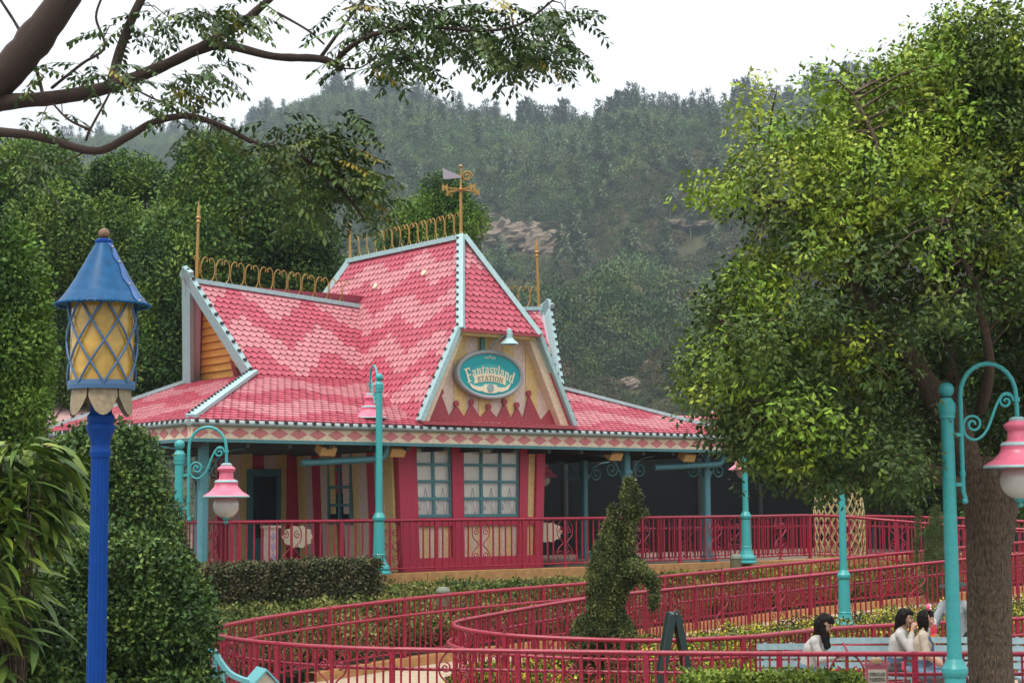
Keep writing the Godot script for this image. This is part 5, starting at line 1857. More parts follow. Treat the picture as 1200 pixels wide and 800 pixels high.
func build_bushes() -> void:
	var small := leaf_clump(21, 12, 0.075, 0.052, 0.034, 0.1)
	var tiny := leaf_clump(22, 14, 0.045, 0.032, 0.014, 0.0)
	var green := [Color(0.026, 0.054, 0.014), Color(0.042, 0.086, 0.018), Color(0.062, 0.120, 0.024), Color(0.125, 0.19, 0.036)]
	var C := func(list: Array, d: float) -> Array:   # [x0, y0, x1, y1, r0, r1] read off the photograph
		var out := []
		for e in list:
			var dd: float = e[6] if e.size() > 6 else d
			out.append([at_px(e[0], e[1], dd), at_px(e[2], e[3], dd), e[4] * dd / 2000.0, e[5] * dd / 2000.0])
		return out
	bush("rounded_bush", "big rounded clipped bush with small glossy leaves behind the blue post", "bush", at_px(140, 900, 16.5) * Vector3(1, 0, 1), C.call([[95, 735, 180, 730, 70, 66], [100, 840, 185, 840, 80, 75], [120, 690, 165, 690, 62, 60]], 16.5), 7000, small, green, 601, 0.8, 1.25, 0.07)
	bush("rounded_bush", "taller dark clipped bush rising behind the blue post capital", "bush", at_px(125, 900, 19.5) * Vector3(1, 0, 1), C.call([[125, 560, 130, 620, 62, 72], [125, 660, 125, 760, 76, 70], [95, 545, 110, 600, 36, 50]], 19.5), 5200, small, green, 602, 0.9, 1.4, 0.09)
	bush("pointed_bush", "slim pointed clipped bush between the tall bush and the lamp post", "bush", at_px(185, 900, 23.0) * Vector3(1, 0, 1), C.call([[186, 556, 184, 600, 6, 22], [184, 610, 188, 680, 26, 32]], 23.0), 1500, tiny, green, 603, 1.2, 1.8, 0.05)
	bush("clipped_ball_bush", "small grey green clipped ball bush beside the pale metal roof", "bush", at_px(28, 900, 27.0) * Vector3(1, 0, 1), C.call([[24, 508, 22, 560, 26, 34], [30, 488, 30, 489, 13, 13]], 27.0), 1500, tiny, [Color(0.03, 0.045, 0.016), Color(0.045, 0.06, 0.02), Color(0.06, 0.075, 0.03)], 604, 1.2, 1.8, 0.05)
	bush("rounded_bush", "low dark green bush under the drooping leaves of the shrub", "bush", at_px(-10, 900, 14.6) * Vector3(1, 0, 1), C.call([[-20, 720, 40, 760, 60, 60], [-30, 820, 60, 850, 80, 70]], 14.6), 3000, small, green, 605, 0.9, 1.3, 0.07)
	# drooping long-leaved shrub
	var sh := thing("drooping_shrub", "shrub with long drooping light green leaves", "shrub", at_px(20, 900, 14.0) * Vector3(1, 0, 1))
	var lf := Mb.new()
	for i in 6:
		var x0 := 0.05 * i
		var x1 := 0.05 * (i + 1)
		var wd := func(x: float) -> float: return 0.044 * sin(PI * clampf(x / 0.30, 0.02, 0.99))
		var yy := func(x: float) -> float: return -3.2 * x * x
		for s in [-1.0, 1.0]:
			var a := Vector3(x0, yy.call(x0), 0)
			var c := Vector3(x1, yy.call(x1), 0)
			var e := Vector3(x1, yy.call(x1) + 0.008, s * wd.call(x1))
			var f := Vector3(x0, yy.call(x0) + 0.008, s * wd.call(x0))
			if s > 0:
				lf.quad(a, f, e, c)
			else:
				lf.quad(a, c, e, f)
	var r := rand(31)
	var xf := []
	var co := []
	var stems := Mb.new()
	for i in 900:
		var e := ball_point(r, 0.1)
		var lobe: Array = [[5, 575, 62, 52], [35, 548, 46, 34], [-35, 640, 70, 80], [-5, 700, 48, 100], [35, 600, 34, 46]][r.randi() % 5]
		var p := at_px(lobe[0] + e.x * lobe[2], lobe[1] + e.y * lobe[3], 14.0 + e.z * 0.55) - sh.position
		var out := atan2(-e.z - 0.4, e.x + 0.2)
		xf.append(Transform3D(Basis(Vector3.UP, out + r.randf_range(-0.9, 0.9)) * Basis(Vector3.BACK, r.randf_range(-0.3, 0.6)) * Basis(Vector3.RIGHT, r.randf_range(-0.5, 0.5)) * Basis.from_scale(Vector3.ONE * r.randf_range(0.6, 1.1)), p))
		co.append(jitter([Color(0.075, 0.13, 0.022), Color(0.11, 0.175, 0.026), Color(0.17, 0.235, 0.03), Color(0.05, 0.095, 0.018)][r.randi() % 4], r, 0.2))
		if i % 30 == 0:
			stems.tube(smooth([Vector3(0, 0, 0), Vector3(p.x * 0.3, p.y * 0.6, p.z * 0.3), p], 3), 0.007, 4, false)
	part("stems", stems, bark(), sh)
	stuffy(many("leaves", lf.mesh(), leaf_mat("bush_leaf", 0.25), xf, co, sh))
	var sprig := leaf_clump(24, 9, 0.05, 0.050, 0.020, 0.0)
	# topiary animal, rearing
	var d := 25.3
	bush("topiary_animal", "clipped topiary animal rearing up on its hind legs inside the railing loop", "topiary", at_px(708, 812, d) * Vector3(1, 0, 1), C.call([
		[690, 815, 690, 750, 12, 19, 25.5], [734, 815, 730, 752, 10, 15, 25.1], [696, 742, 722, 741, 23, 20], [710, 716, 713, 672, 18, 23], [722, 674, 740, 668, 19, 15],
		[741, 664, 764, 680, 9, 6, 25.0], [765, 681, 766, 710, 5, 4, 25.0],
		[711, 656, 719, 620, 16, 11], [718, 616, 717, 593, 8, 1], [734, 650, 738, 612, 8, 6], [738, 596, 739, 577, 10, 9], [739, 578, 737, 564, 8, 4], [743, 604, 755, 600, 4, 2]], d), 6500, sprig, [Color(0.030, 0.046, 0.012), Color(0.060, 0.085, 0.022), Color(0.098, 0.125, 0.032), Color(0.155, 0.175, 0.052)], 610, 0.7, 1.15, 0.028)
	bush("topiary_figure", "curled topiary figure standing behind the platform approach railing", "topiary", at_px(1088, 760, 37.0) * Vector3(1, 0, 1), C.call([[1096, 690, 1095, 625, 13, 10], [1095, 620, 1098, 596, 8, 3], [1074, 660, 1077, 600, 2, 2], [1077, 600, 1066, 591, 2, 1]], 37.0), 1500, tiny, [Color(0.05, 0.08, 0.02), Color(0.08, 0.12, 0.03), Color(0.10, 0.14, 0.04)], 611, 0.9, 1.4, 0.03)
	# hedges
	hedge("clipped_hedge", "dark bronze green clipped hedge below the platform railing", "hedge", W3(-0.5, -0.9, 1.15), W3(3.15, -0.9, 1.2), 0.75, 0.70, 4200, small, [Color(0.040, 0.050, 0.018), Color(0.060, 0.070, 0.025), Color(0.090, 0.092, 0.038), Color(0.14, 0.115, 0.06)], 620)
	hedge("clipped_hedge", "yellow green clipped hedge in front of the seated woman with the phone", "hedge", Vector3(1.95, 0, -19.3), Vector3(3.75, 0, -19.0), 0.7, 0.97, 2600, small, [Color(0.09, 0.14, 0.02), Color(0.17, 0.24, 0.03), Color(0.26, 0.33, 0.04)], 621)
	hedge("clipped_hedge", "low green clipped hedge at the foot of the lamp post by the big tree", "hedge", Vector3(4.45, 0, -19.0), Vector3(6.2, 0, -18.9), 0.7, 0.72, 2400, small, [Color(0.05, 0.09, 0.015), Color(0.09, 0.15, 0.02), Color(0.14, 0.20, 0.03)], 622)
	# loose planting on the slope and in the loop
	var foot := even(smooth(line_outer().slice(7)), 60)
	var bx := []
	var bc := []
	var fn := FastNoiseLite.new()
	fn.seed = 4; fn.frequency = 0.8
	var mid := leaf_clump(23, 22, 0.13, 0.07, 0.04, 0.0)
	for i in 9000:
		var f := r.randf()
		var g := r.randf()
		var a: Vector3 = foot[int(f * 59)].lerp(foot[int(f * 59) + 1], fposmod(f * 59, 1.0))
		var head := W3(lerpf(-2.0, 22.0, f), -0.35, 1.42)
		var p := a.lerp(head, g * 0.93 + 0.06)
		var full := 0.30 + 0.16 * fn.get_noise_2d(p.x * 1.4, p.z * 1.4) + 0.12 * sin(g * 2.6)
		if f > 0.34:
			full *= 0.75
		p.y += sqrt(r.randf()) * full * (1.0 - 0.75 * g) - 0.12 * g
		bx.append(Transform3D(rot(r, 1.0).scaled(Vector3.ONE * r.randf_range(0.7, 1.3)), p))
		var t := clampf(0.5 + fn.get_noise_3dv(p) * 0.9 + r.randf_range(-0.3, 0.3), 0, 0.999)
		bc.append(jitter(([Color(0.05, 0.08, 0.018), Color(0.09, 0.13, 0.024), Color(0.15, 0.18, 0.04), Color(0.19, 0.18, 0.055), Color(0.23, 0.23, 0.06)] if f < 0.5 else [Color(0.05, 0.075, 0.014), Color(0.12, 0.15, 0.02), Color(0.20, 0.22, 0.03), Color(0.26, 0.26, 0.04)])[int(t * (5 if f < 0.5 else 4))], r, 0.25))
	tag(many("slope_shrubbery", mid, leaf_mat("bush_leaf", 0.25), bx, bc, self), "loose green shrubs covering the slope below the platform", "shrubbery", "", "stuff")
	bx = []; bc = []
	var lo := even(smooth(line_inner().slice(0, 8)), 40)
	lo.reverse()
	var up := even(smooth(line_inner().slice(7)), 40)
	for i in 5200:
		var f := r.randf()
		var k := int(f * 39)
		var p: Vector3 = lo[k].lerp(lo[k + 1], fposmod(f * 39, 1.0)).lerp(up[k].lerp(up[k + 1], fposmod(f * 39, 1.0)), r.randf_range(0.06, 0.94))
		p.y += sqrt(r.randf()) * (0.20 + 0.12 * fn.get_noise_2d(p.x, p.z))
		bx.append(Transform3D(rot(r, 1.0).scaled(Vector3.ONE * r.randf_range(0.6, 1.1)), p))
		bc.append(jitter([Color(0.06, 0.10, 0.015), Color(0.17, 0.22, 0.02), Color(0.36, 0.35, 0.03), Color(0.46, 0.40, 0.05), Color(0.14, 0.07, 0.03), Color(0.05, 0.07, 0.015)][r.randi() % 6], r, 0.25))
	tag(many("planter_foliage", mid, leaf_mat("bush_leaf", 0.25), bx, bc, self), "yellow green bedding plants round the topiary animal", "plants", "", "stuff")

func hedge(called: String, label: String, cat: String, a: Vector3, b: Vector3, wide: float, high: float, count: int, mesh: Mesh, pal: Array, seed_: int) -> void:
	var o := thing(called, label, cat, a)
	var x := (b - a)
	var flat := Vector3(x.x, 0, x.z).normalized()
	var side := flat.cross(Vector3.UP)
	var core := Mb.new()
	core.bar(x * 0.0 + Vector3.UP * (high * 0.5 - 0.04), x + Vector3.UP * (high * 0.5 - 0.04), wide - 0.14, high - 0.12)
	part("stems", core, mat("bush_core"), o)
	var r := rand(seed_)
	var fn := FastNoiseLite.new()
	fn.seed = seed_; fn.frequency = 1.1
	var xf := []
	var co := []
	for i in count:
		var f := r.randf_range(-0.02, 1.02)
		var p := x * f
		var s := r.randf()
		if s < 0.42:
			p += Vector3.UP * (high - r.randf() * 0.07) + side * r.randf_range(-0.5, 0.5) * wide
		else:
			p += Vector3.UP * r.randf_range(0.0, 1.0) * high + side * (0.5 - r.randf() * 0.08) * wide * (1.0 if s < 0.8 else -1.0)
			if s > 0.92:
				p = (x if s > 0.96 else Vector3.ZERO) + Vector3.UP * r.randf() * high + side * r.randf_range(-0.5, 0.5) * wide
		p += Vector3.UP * fn.get_noise_3dv(p * 1.5) * 0.06 + side * fn.get_noise_3dv(p * 1.7 + Vector3.ONE * 9) * 0.06
		xf.append(Transform3D(rot(r, 1.0).scaled(Vector3.ONE * r.randf_range(0.8, 1.3)), p))
		var t := clampf(0.5 + fn.get_noise_3dv(p * 2.0) * 0.6 + r.randf_range(-0.4, 0.4), 0, 0.999)
		co.append(jitter(pal[int(t * pal.size())], r, 0.25))
	stuffy(many("leaves", mesh, leaf_mat("bush_leaf", 0.25), xf, co, o))

# ---------------------------------------------------------------- small things
func bollard(label: String, at: Vector3, r: float, h: float, body: Material, top: Material) -> void:
	var o := thing("bollard_light", label, "bollard", at, 0.0, "domed bollard lights")
	var b := Mb.new()
	b.lathe([[r, 0.0], [r, h - r * 0.9], [r * 1.06, h - r * 0.88], [r * 1.06, h - r * 0.78]], 18)
	part("body", b, body, o)
	b = Mb.new()
	b.lathe([[r * 1.06, h - r * 0.78], [r * 1.0, h - r * 0.5], [r * 0.75, h - r * 0.18], [r * 0.4, h - r * 0.03], [0.0, h]], 18)
	part("dome", b, top, o)

func bench(label: String, at: Vector3, long: float) -> void:
	var o := thing("slatted_bench", label, "bench", at, 0.0, "pale blue benches behind the near railing")
	var paint := mat("bench_blue", 0.29, 0.42, 0.46, 0.5, {"tex": grain("paint", 0.02, 0.86, 1.0), "scale": 1.0})
	var slat := BoxMesh.new()
	slat.size = Vector3(long, 0.03, 0.09)
	var back := BoxMesh.new()
	back.size = Vector3(long, 0.085, 0.025)
	for i in 4:
		put("seat_slat", slat, paint, o, Transform3D(Basis.IDENTITY, Vector3(long * 0.5, 0.435, 0.06 + 0.105 * i)))
	for i in 4:
		put("back_slat", back, paint, o, Transform3D(Basis(Vector3.RIGHT, -0.12), Vector3(long * 0.5, 0.58 + 0.115 * i, -0.03 - 0.014 * i)))
	for i in 3:
		var b := Mb.new()
		var x := 0.12 + (long - 0.24) * i * 0.5
		b.bar(Vector3(x, 0.0, 0.42), Vector3(x, 0.42, 0.40), 0.05, 0.05, Vector3.RIGHT)
		b.bar(Vector3(x, 0.0, -0.08), Vector3(x, 0.42, 0.0), 0.05, 0.05, Vector3.RIGHT)
		b.bar(Vector3(x, 0.40, -0.02), Vector3(x, 0.40, 0.44), 0.05, 0.04)
		b.bar(Vector3(x, 0.40, -0.035), Vector3(x, 0.98, -0.105), 0.05, 0.04, Vector3.RIGHT)
		part("leg_frame", b, paint, o)

func build_small() -> void:
	pendants()
	bench("pale blue slatted bench where the two women sit together", Vector3(4.35, 0, -24.75), 2.5)
	bench("pale blue slatted bench behind the woman with the phone", Vector3(3.35, 0, -23.75), 0.95)
	bench("pale blue slatted bench behind the big tree trunk", Vector3(7.05, 0, -24.5), 2.2)
	var stone := mat("bollard_stone", 0.16, 0.15, 0.08, 0.8, {"tex": grain("kerb", 0.02, 0.72, 1.0), "scale": 2.0})
	var dome := mat("bollard_dome", 0.22, 0.25, 0.19, 0.7, {"tex": grain("kerb", 0.02, 0.72, 1.0), "scale": 2.0})
	bollard("domed stone bollard beside the teal lamp post on the platform", Vector3(4.92, 1.15, -38.0), 0.125, 0.66, stone, dome)
	bollard("grey green domed bollard in the shrubs below the bay windows", Vector3(-1.27, 0.75, -31.0), 0.125, 0.70, stone, dome)
	bollard("dark domed bollard at the foot of the near ramp railing", Vector3(-1.88, 0.0, -20.6), 0.09, 0.755, mat("bollard_dark", 0.05, 0.05, 0.05, 0.5), mat("bollard_dark"))
	# folding easel board, seen edge on
	var e := thing("folding_sign_board", "dark green folding easel board standing edge on beside the topiary animal", "sign board", Vector3(2.16, 0, -23.3))
	var dg := mat("easel_green", 0.012, 0.035, 0.032, 0.5)
	for s in [-1.0, 1.0]:
		var b := Mb.new()
		b.bar(Vector3(0.02 * s, 1.38, 0), Vector3(0.27 * s, 0.02, 0), 0.62, 0.05, Vector3.RIGHT)
		part("leaf_board", b, dg, e)
		b = Mb.new()
		for z in [-0.31, 0.31]:
			b.bar(Vector3(0.035 * s, 1.41, z), Vector3(0.285 * s, 0.0, z), 0.05, 0.085, Vector3.RIGHT)
		part("side_rail", b, dg, e)
	var hb := Mb.new()
	hb.tube(spiral(Vector3(0.01, 1.44, 0.3), 0.05, 1.0, -PI * 0.5, 1.0, 10), 0.012, 5)
	hb.box(Vector3(0, 1.40, 0), Vector3(0.09, 0.05, 0.66))
	part("hinge", hb, dg, e)
	# stroller parking sign
	var sg := thing("stroller_parking_sign", "pink framed cream stroller parking sign with a tan knob on top", "sign", Vector3(4.28, 0, -20.4))
	var pk := mat("sign_frame_pink", 0.50, 0.13, 0.17, 0.5)
	var b := Mb.new()
	b.box(Vector3(0, 0.45, -0.02), Vector3(0.06, 0.9, 0.05))
	part("post", b, pk, sg)
	b = Mb.new()
	b.box(Vector3(0, 0.74, 0), Vector3(0.27, 0.52, 0.03), Basis.IDENTITY, 0.004)
	for i in 6:
		b.box(Vector3(-0.125 + 0.05 * i, 1.015, 0), Vector3(0.024, 0.03, 0.03))
	b.box(Vector3(0, 0.985, 0.004), Vector3(0.31, 0.03, 0.04))
	part("frame", b, pk, sg)
	b = Mb.new()
	b.box(Vector3(0, 0.72, 0.017), Vector3(0.21, 0.42, 0.008))
	part("panel", b, mat("sign_panel_cream", 0.62, 0.56, 0.45, 0.6), sg)
	b = Mb.new()
	b.lathe([[0.05, 1.0], [0.055, 1.02], [0.055, 1.05], [0.045, 1.065], [0.0, 1.07]], 14)
	part("knob", b, mat("knob_tan", 0.48, 0.30, 0.17, 0.6), sg)
	var font := SystemFont.new()
	font.font_names = PackedStringArray(["Droid Serif"])
	font.font_weight = 700
	var ink := mat("sign_ink", 0.06, 0.05, 0.05, 0.6)
	var line := 0
	for word in ["STROLLER", "PARKING"]:
		var tm := TextMesh.new()
		tm.text = word
		tm.font = font
		tm.font_size = 48
		tm.pixel_size = 0.19 / maxf(1.0, font.get_string_size(word, HORIZONTAL_ALIGNMENT_LEFT, -1, 48).x)
		tm.depth = 0.004
		var lo := put("lettering", tm, ink, sg, Transform3D(Basis.IDENTITY, Vector3(0, 0.875 - 0.062 * line, 0.024)))
		lo.scale = Vector3(1, 1.6, 1)
		line += 1
	b = Mb.new()
	b.plate(PackedVector2Array([Vector2(-0.05, -0.06), Vector2(-0.035, -0.06), Vector2(0.03, 0.09), Vector2(0.05, 0.10), Vector2(0.045, 0.115), Vector2(0.018, 0.10)]), 0.003, Transform3D(Basis.IDENTITY, Vector3(0, 0.62, 0.022)))
	b.plate(PackedVector2Array([Vector2(-0.02, -0.02), Vector2(0.04, -0.02), Vector2(0.05, 0.02), Vector2(0.0, 0.05)]), 0.003, Transform3D(Basis.IDENTITY, Vector3(0.0, 0.60, 0.022)))
	part("stroller_mark", b, ink, sg)
	# teal stand with a little roofed box
	var ts := thing("teal_box_stand", "teal stand with a sweeping top board and a small gabled cream box", "stand", Vector3(-3.12, 0, -18.0))
	var tl := mat("stand_teal", 0.16, 0.46, 0.50, 0.5, {"tex": grain("paint2", 0.02, 0.9, 1.0), "scale": 1.4})
	b = Mb.new()
	var sweep := smooth([Vector3(-0.06, 1.42, 0), Vector3(0.0, 1.38, 0), Vector3(0.06, 1.28, 0), Vector3(0.16, 1.16, 0), Vector3(0.30, 1.09, 0), Vector3(0.44, 1.06, 0)], 5)
	for i in sweep.size() - 1:
		b.bar(sweep[i], sweep[i + 1], 0.12, 0.045)
	b.ball(Vector3(-0.07, 1.42, 0), Vector3(0.03, 0.03, 0.07), 8, 6)
	part("top_board", b, tl, ts)
	for e2 in [[0.01, 1.34], [0.09, 1.22], [0.36, 1.05]]:
		b = Mb.new()
		b.box(Vector3(e2[0], e2[1] * 0.5, 0), Vector3(0.05, e2[1], 0.07))
		part("post", b, tl, ts)
	b = Mb.new()
	b.plate(PackedVector2Array([Vector2(-0.10, 0.0), Vector2(0.10, 0.0), Vector2(0.10, 0.24), Vector2(0, 0.34), Vector2(-0.10, 0.24)]), 0.26, Transform3D(Basis(Vector3.UP, 0.45), Vector3(0.44, 0.84, -0.1)))
	part("box", b, mat("box_cream", 0.60, 0.52, 0.40, 0.6), ts)
	b = Mb.new()
	var rb := Transform3D(Basis(Vector3.UP, 0.45), Vector3(0.44, 0.84, -0.1))
	for s in [-1.0, 1.0]:
		var q := [rb * Vector3(0.0, 0.375, 0.30), rb * Vector3(0.135 * s, 0.235, 0.30), rb * Vector3(0.135 * s, 0.235, -0.04), rb * Vector3(0.0, 0.375, -0.04)]
		if s > 0:
			q.reverse()
		solid(b, q, Vector3(0, -0.025, 0))
	part("box_roof", b, tl, ts)
	# cream scalloped boards on the platform
	var pos := [W3(3.0, 1.3, 1.6), W3(9.3, 1.3, 1.6)]
	var lab := ["cream scalloped notice board seen through the railing beside the door", "cream scalloped notice board seen through the railing beside the bay"]
	for i in 2:
		var n := thing("scalloped_board", lab[i], "notice board", pos[i], ANG - 0.4, "cream notice boards on the platform")
		b = Mb.new()
		var pl := PackedVector2Array()
		for k in 40:
			var a := TAU * k / 40
			var rr := 1.0 + 0.08 * cos(a * 10.0)
			pl.append(Vector2(cos(a) * 0.29 * rr, sin(a) * 0.21 * rr))
		b.plate(pl, 0.03, Transform3D(Basis.IDENTITY, Vector3(0, 0.72, 0)))
		part("board", b, mat("board_cream", 0.72, 0.64, 0.45, 0.6), n)
		b = Mb.new()
		b.lathe([[0.16, 0.0], [0.15, 0.02], [0.03, 0.05], [0.02, 0.08], [0.02, 0.6]], 12, Vector3(0, 0, -0.02))
		part("stem", b, mat("black_iron"), n)
	# gold lattice dome
	var gd := thing("lattice_dome", "gold lattice dome standing in front of the black shade screen", "dome", Vector3(8.1, 1.55, -42.6))
	for k in 20:
		for s in [-1.0, 1.0]:
			b = Mb.new()
			var ln := []
			for i in 17:
				var f := i / 16.0
				var a: float = TAU * (k / 20.0) + s * f * 1.9
				var rr := 0.62 * (1.0 if f < 0.5 else sqrt(maxf(0.02, 1.0 - pow((f - 0.5) * 2.0, 2.2))))
				ln.append(Vector3(cos(a) * rr, f * 2.1, sin(a) * rr))
			b.tube(ln, 0.016, 4, false)
			part("strap", b, mat("pale_gold", 0.40, 0.32, 0.14, 0.5), gd)
	b = Mb.new()
	b.lathe([[0.66, 0.0], [0.66, 0.05], [0.6, 0.06]], 20)
	part("base_ring", b, mat("gilding"), gd)
	# hanging information lantern under the canopy and a cabinet on the platform
	var cb := thing("cabinet", "pale pillar cabinet with lavender lozenges behind the railing by the porch", "cabinet", W3(2.35, 1.2, 1.6), ANG)
	b = Mb.new()
	b.box(Vector3(0, 0.45, 0), Vector3(0.22, 0.9, 0.2), Basis.IDENTITY, 0.015)
	b.box(Vector3(0, 0.92, 0), Vector3(0.3, 0.05, 0.28))
	part("body", b, mat("pale_pink_paint"), cb)
	for i in 4:
		b = Mb.new()
		b.plate(PackedVector2Array([Vector2(-0.06, 0), Vector2(0, -0.09), Vector2(0.06, 0), Vector2(0, 0.09)]), 0.01, Transform3D(Basis.IDENTITY, Vector3(0, 0.14 + 0.2 * i, 0.1)))
		part("lozenge", b, mat("lavender_paint", 0.40, 0.33, 0.48, 0.6), cb)

func pendants() -> void:
	var spots := [[W3(9.75, 2.0, 4.1), "dull pink pendant lamp under the eaves beside the bay"], [W3(15.2, 1.2, 4.3), "dull pink pendant lamp under the canopy near the platform lamp post"]]
	for q in spots:
		var o := thing("pendant_lamp", q[1], "lamp", q[0], 0.0, "pendant lamps under the station roof")
		var b := Mb.new()
		b.tube([Vector3(0, 0, 0), Vector3(0, -0.3, 0)], 0.015, 6)
		part("rod", b, mat("black_iron"), o)
		b = Mb.new()
		b.lathe([[0.33, -0.58], [0.30, -0.55], [0.18, -0.46], [0.165, -0.40], [0.10, -0.36], [0.10, -0.30], [0.0, -0.27]], 22)
		part("shade", b, mat("lamp_pink"), o)
		b = Mb.new()
		b.ball(Vector3(0, -0.63, 0), Vector3.ONE * 0.15, 14, 10)
		part("globe", b, mat("globe_glass"), o)

# ---------------------------------------------------------------- people
func sdf_into(mb: Mb, bones: Array, cell: float, k: float) -> void:
	# bones: [a, b, ra, rb, colour]; joined with a smooth minimum and meshed as surface nets
	var lo := Vector3.INF
	var hi := -Vector3.INF
	for e in bones:
		var m: float = maxf(e[2], e[3]) + k + cell * 2
		lo = lo.min(e[0] - Vector3.ONE * m).min(e[1] - Vector3.ONE * m)
		hi = hi.max(e[0] + Vector3.ONE * m).max(e[1] + Vector3.ONE * m)
	var nx := int((hi.x - lo.x) / cell) + 2
	var ny := int((hi.y - lo.y) / cell) + 2
	var nz := int((hi.z - lo.z) / cell) + 2
	var f := PackedFloat32Array()
	f.resize(nx * ny * nz)
	f.fill(1.0)
	for e in bones:
		var a: Vector3 = e[0]
		var ab: Vector3 = e[1] - a
		var ra: float = e[2]
		var rb: float = e[3]
		var m := maxf(ra, rb) + k + cell * 1.5
		var l: Vector3 = (a.min(e[1]) - Vector3.ONE * m - lo) / cell
		var h: Vector3 = (a.max(e[1]) + Vector3.ONE * m - lo) / cell
		var inv := 1.0 / maxf(ab.length_squared(), 1e-8)
		for z in range(maxi(0, int(l.z)), mini(nz, int(h.z) + 1)):
			for y in range(maxi(0, int(l.y)), mini(ny, int(h.y) + 1)):
				var row := (z * ny + y) * nx
				for x in range(maxi(0, int(l.x)), mini(nx, int(h.x) + 1)):
					var p := lo + Vector3(x, y, z) * cell - a
					var t := clampf(p.dot(ab) * inv, 0.0, 1.0)
					var d := p.distance_to(ab * t) - ra - (rb - ra) * t
					var o := f[row + x]
					var g := clampf(0.5 + 0.5 * (o - d) / k, 0.0, 1.0)
					f[row + x] = o + (d - o) * g - k * g * (1.0 - g)
	var vert := {}
	var norm := {}
	var cols := {}
	var corner := [[0, 0, 0], [1, 0, 0], [0, 1, 0], [1, 1, 0], [0, 0, 1], [1, 0, 1], [0, 1, 1], [1, 1, 1]]
	var edges := [[0, 1], [2, 3], [4, 5], [6, 7], [0, 2], [1, 3], [4, 6], [5, 7], [0, 4], [1, 5], [2, 6], [3, 7]]
	for z in nz - 1:
		for y in ny - 1:
			for x in nx - 1:
				var i0 := (z * ny + y) * nx + x
				var s0 := f[i0] < 0.0
				if (f[i0 + 1] < 0.0) == s0 and (f[i0 + nx] < 0.0) == s0 and (f[i0 + nx + 1] < 0.0) == s0 and (f[i0 + nx * ny] < 0.0) == s0 and (f[i0 + nx * ny + 1] < 0.0) == s0 and (f[i0 + nx * ny + nx] < 0.0) == s0 and (f[i0 + nx * ny + nx + 1] < 0.0) == s0:
					continue
				var v := []
				for c in corner:
					v.append(f[i0 + c[0] + c[1] * nx + c[2] * nx * ny])
				var sum := Vector3.ZERO
				var cnt := 0
				for e in edges:
					var va: float = v[e[0]]
					var vb: float = v[e[1]]
					if (va < 0.0) != (vb < 0.0):
						var t := va / (va - vb)
						var ca: Array = corner[e[0]]
						var cc: Array = corner[e[1]]
						sum += Vector3(ca[0], ca[1], ca[2]).lerp(Vector3(cc[0], cc[1], cc[2]), t)
						cnt += 1
				var p := lo + (Vector3(x, y, z) + sum / cnt) * cell
				vert[i0] = p
				norm[i0] = Vector3(v[1] + v[3] + v[5] + v[7] - v[0] - v[2] - v[4] - v[6], v[2] + v[3] + v[6] + v[7] - v[0] - v[1] - v[4] - v[5], v[4] + v[5] + v[6] + v[7] - v[0] - v[1] - v[2] - v[3]).normalized()
				var best := 1e9
				var col := Color.WHITE
				for e in bones:
					var ab: Vector3 = e[1] - e[0]
					var t := clampf((p - e[0]).dot(ab) / maxf(ab.length_squared(), 1e-8), 0.0, 1.0)
					var d: float = p.distance_to(e[0] + ab * t) - lerpf(e[2], e[3], t)
					if d < best:
						best = d
						col = e[4]
				cols[i0] = col
	var step := [1, nx, nx * ny]
	for i0 in vert:
		for ax in 3:
			var u: int = step[(ax + 1) % 3]
			var w: int = step[(ax + 2) % 3]
			if (f[i0] < 0.0) == (f[i0 + step[ax]] < 0.0):
				continue
			if not (vert.has(i0 - u) and vert.has(i0 - w) and vert.has(i0 - u - w)):
				continue
			var q := [i0, i0 - u, i0 - u - w, i0 - w]
			if f[i0] < 0.0:
				q = [i0, i0 - w, i0 - u - w, i0 - u]
			q.reverse()
			for tr in [[0, 1, 2], [0, 2, 3]]:
				for j in [0, 2, 1]:
					var id: int = q[tr[j]]
					mb.v.append(vert[id]); mb.n.append(norm[id]); mb.c.append(cols[id])

func crease(mb: Mb, amount: float, freq: Vector3, seed_: int) -> void:   # folds in cloth, strands in hair
	var fn := FastNoiseLite.new()
	fn.seed = seed_
	fn.frequency = 1.0
	fn.fractal_octaves = 3
	for i in mb.v.size():
		var p := mb.v[i]
		mb.v[i] = p + mb.n[i] * fn.get_noise_3dv(p * freq) * amount
	for i in range(0, mb.v.size(), 3):   # fresh face normals keep the folds crisp
		var m := (mb.v[i + 2] - mb.v[i]).cross(mb.v[i + 1] - mb.v[i]).normalized()
		for j in 3:
			mb.n[i + j] = (mb.n[i + j] + m * 1.2).normalized()

func hand_bones(wrist: Vector3, dir: Vector3, palm: Vector3, curl: float, skin: Color) -> Array:
	# a palm and five bent fingers; dir along the fingers, palm the way the palm faces
	dir = dir.normalized()
	palm = (palm - dir * palm.dot(dir)).normalized()
	var across := dir.cross(palm)
	var out := []
	for i in 4:
		var off := across * (-0.027 + 0.018 * i)
		out.append([wrist, wrist + dir * 0.085 + off, 0.020, 0.012, skin])
		var root := wrist + dir * 0.085 + off
		var l: float = [0.034, 0.040, 0.037, 0.029][i]
		var d1 := (dir * cos(curl) + palm * sin(curl)).normalized()
		var d2 := (dir * cos(curl * 2.0) + palm * sin(curl * 2.0)).normalized()
		out.append([root, root + d1 * l, 0.009, 0.0085, skin])
		out.append([root + d1 * l, root + d1 * l + d2 * l, 0.0085, 0.0075, skin])
	var t0 := wrist + dir * 0.025 - across * 0.025
	var t1 := t0 + (dir * 0.5 - across * 0.6 + palm * 0.5).normalized() * 0.038
	out.append([t0, t1, 0.012, 0.010, skin])
	out.append([t1, t1 + (dir * 0.8 + palm * 0.5).normalized() * 0.032, 0.010, 0.008, skin])
	return out

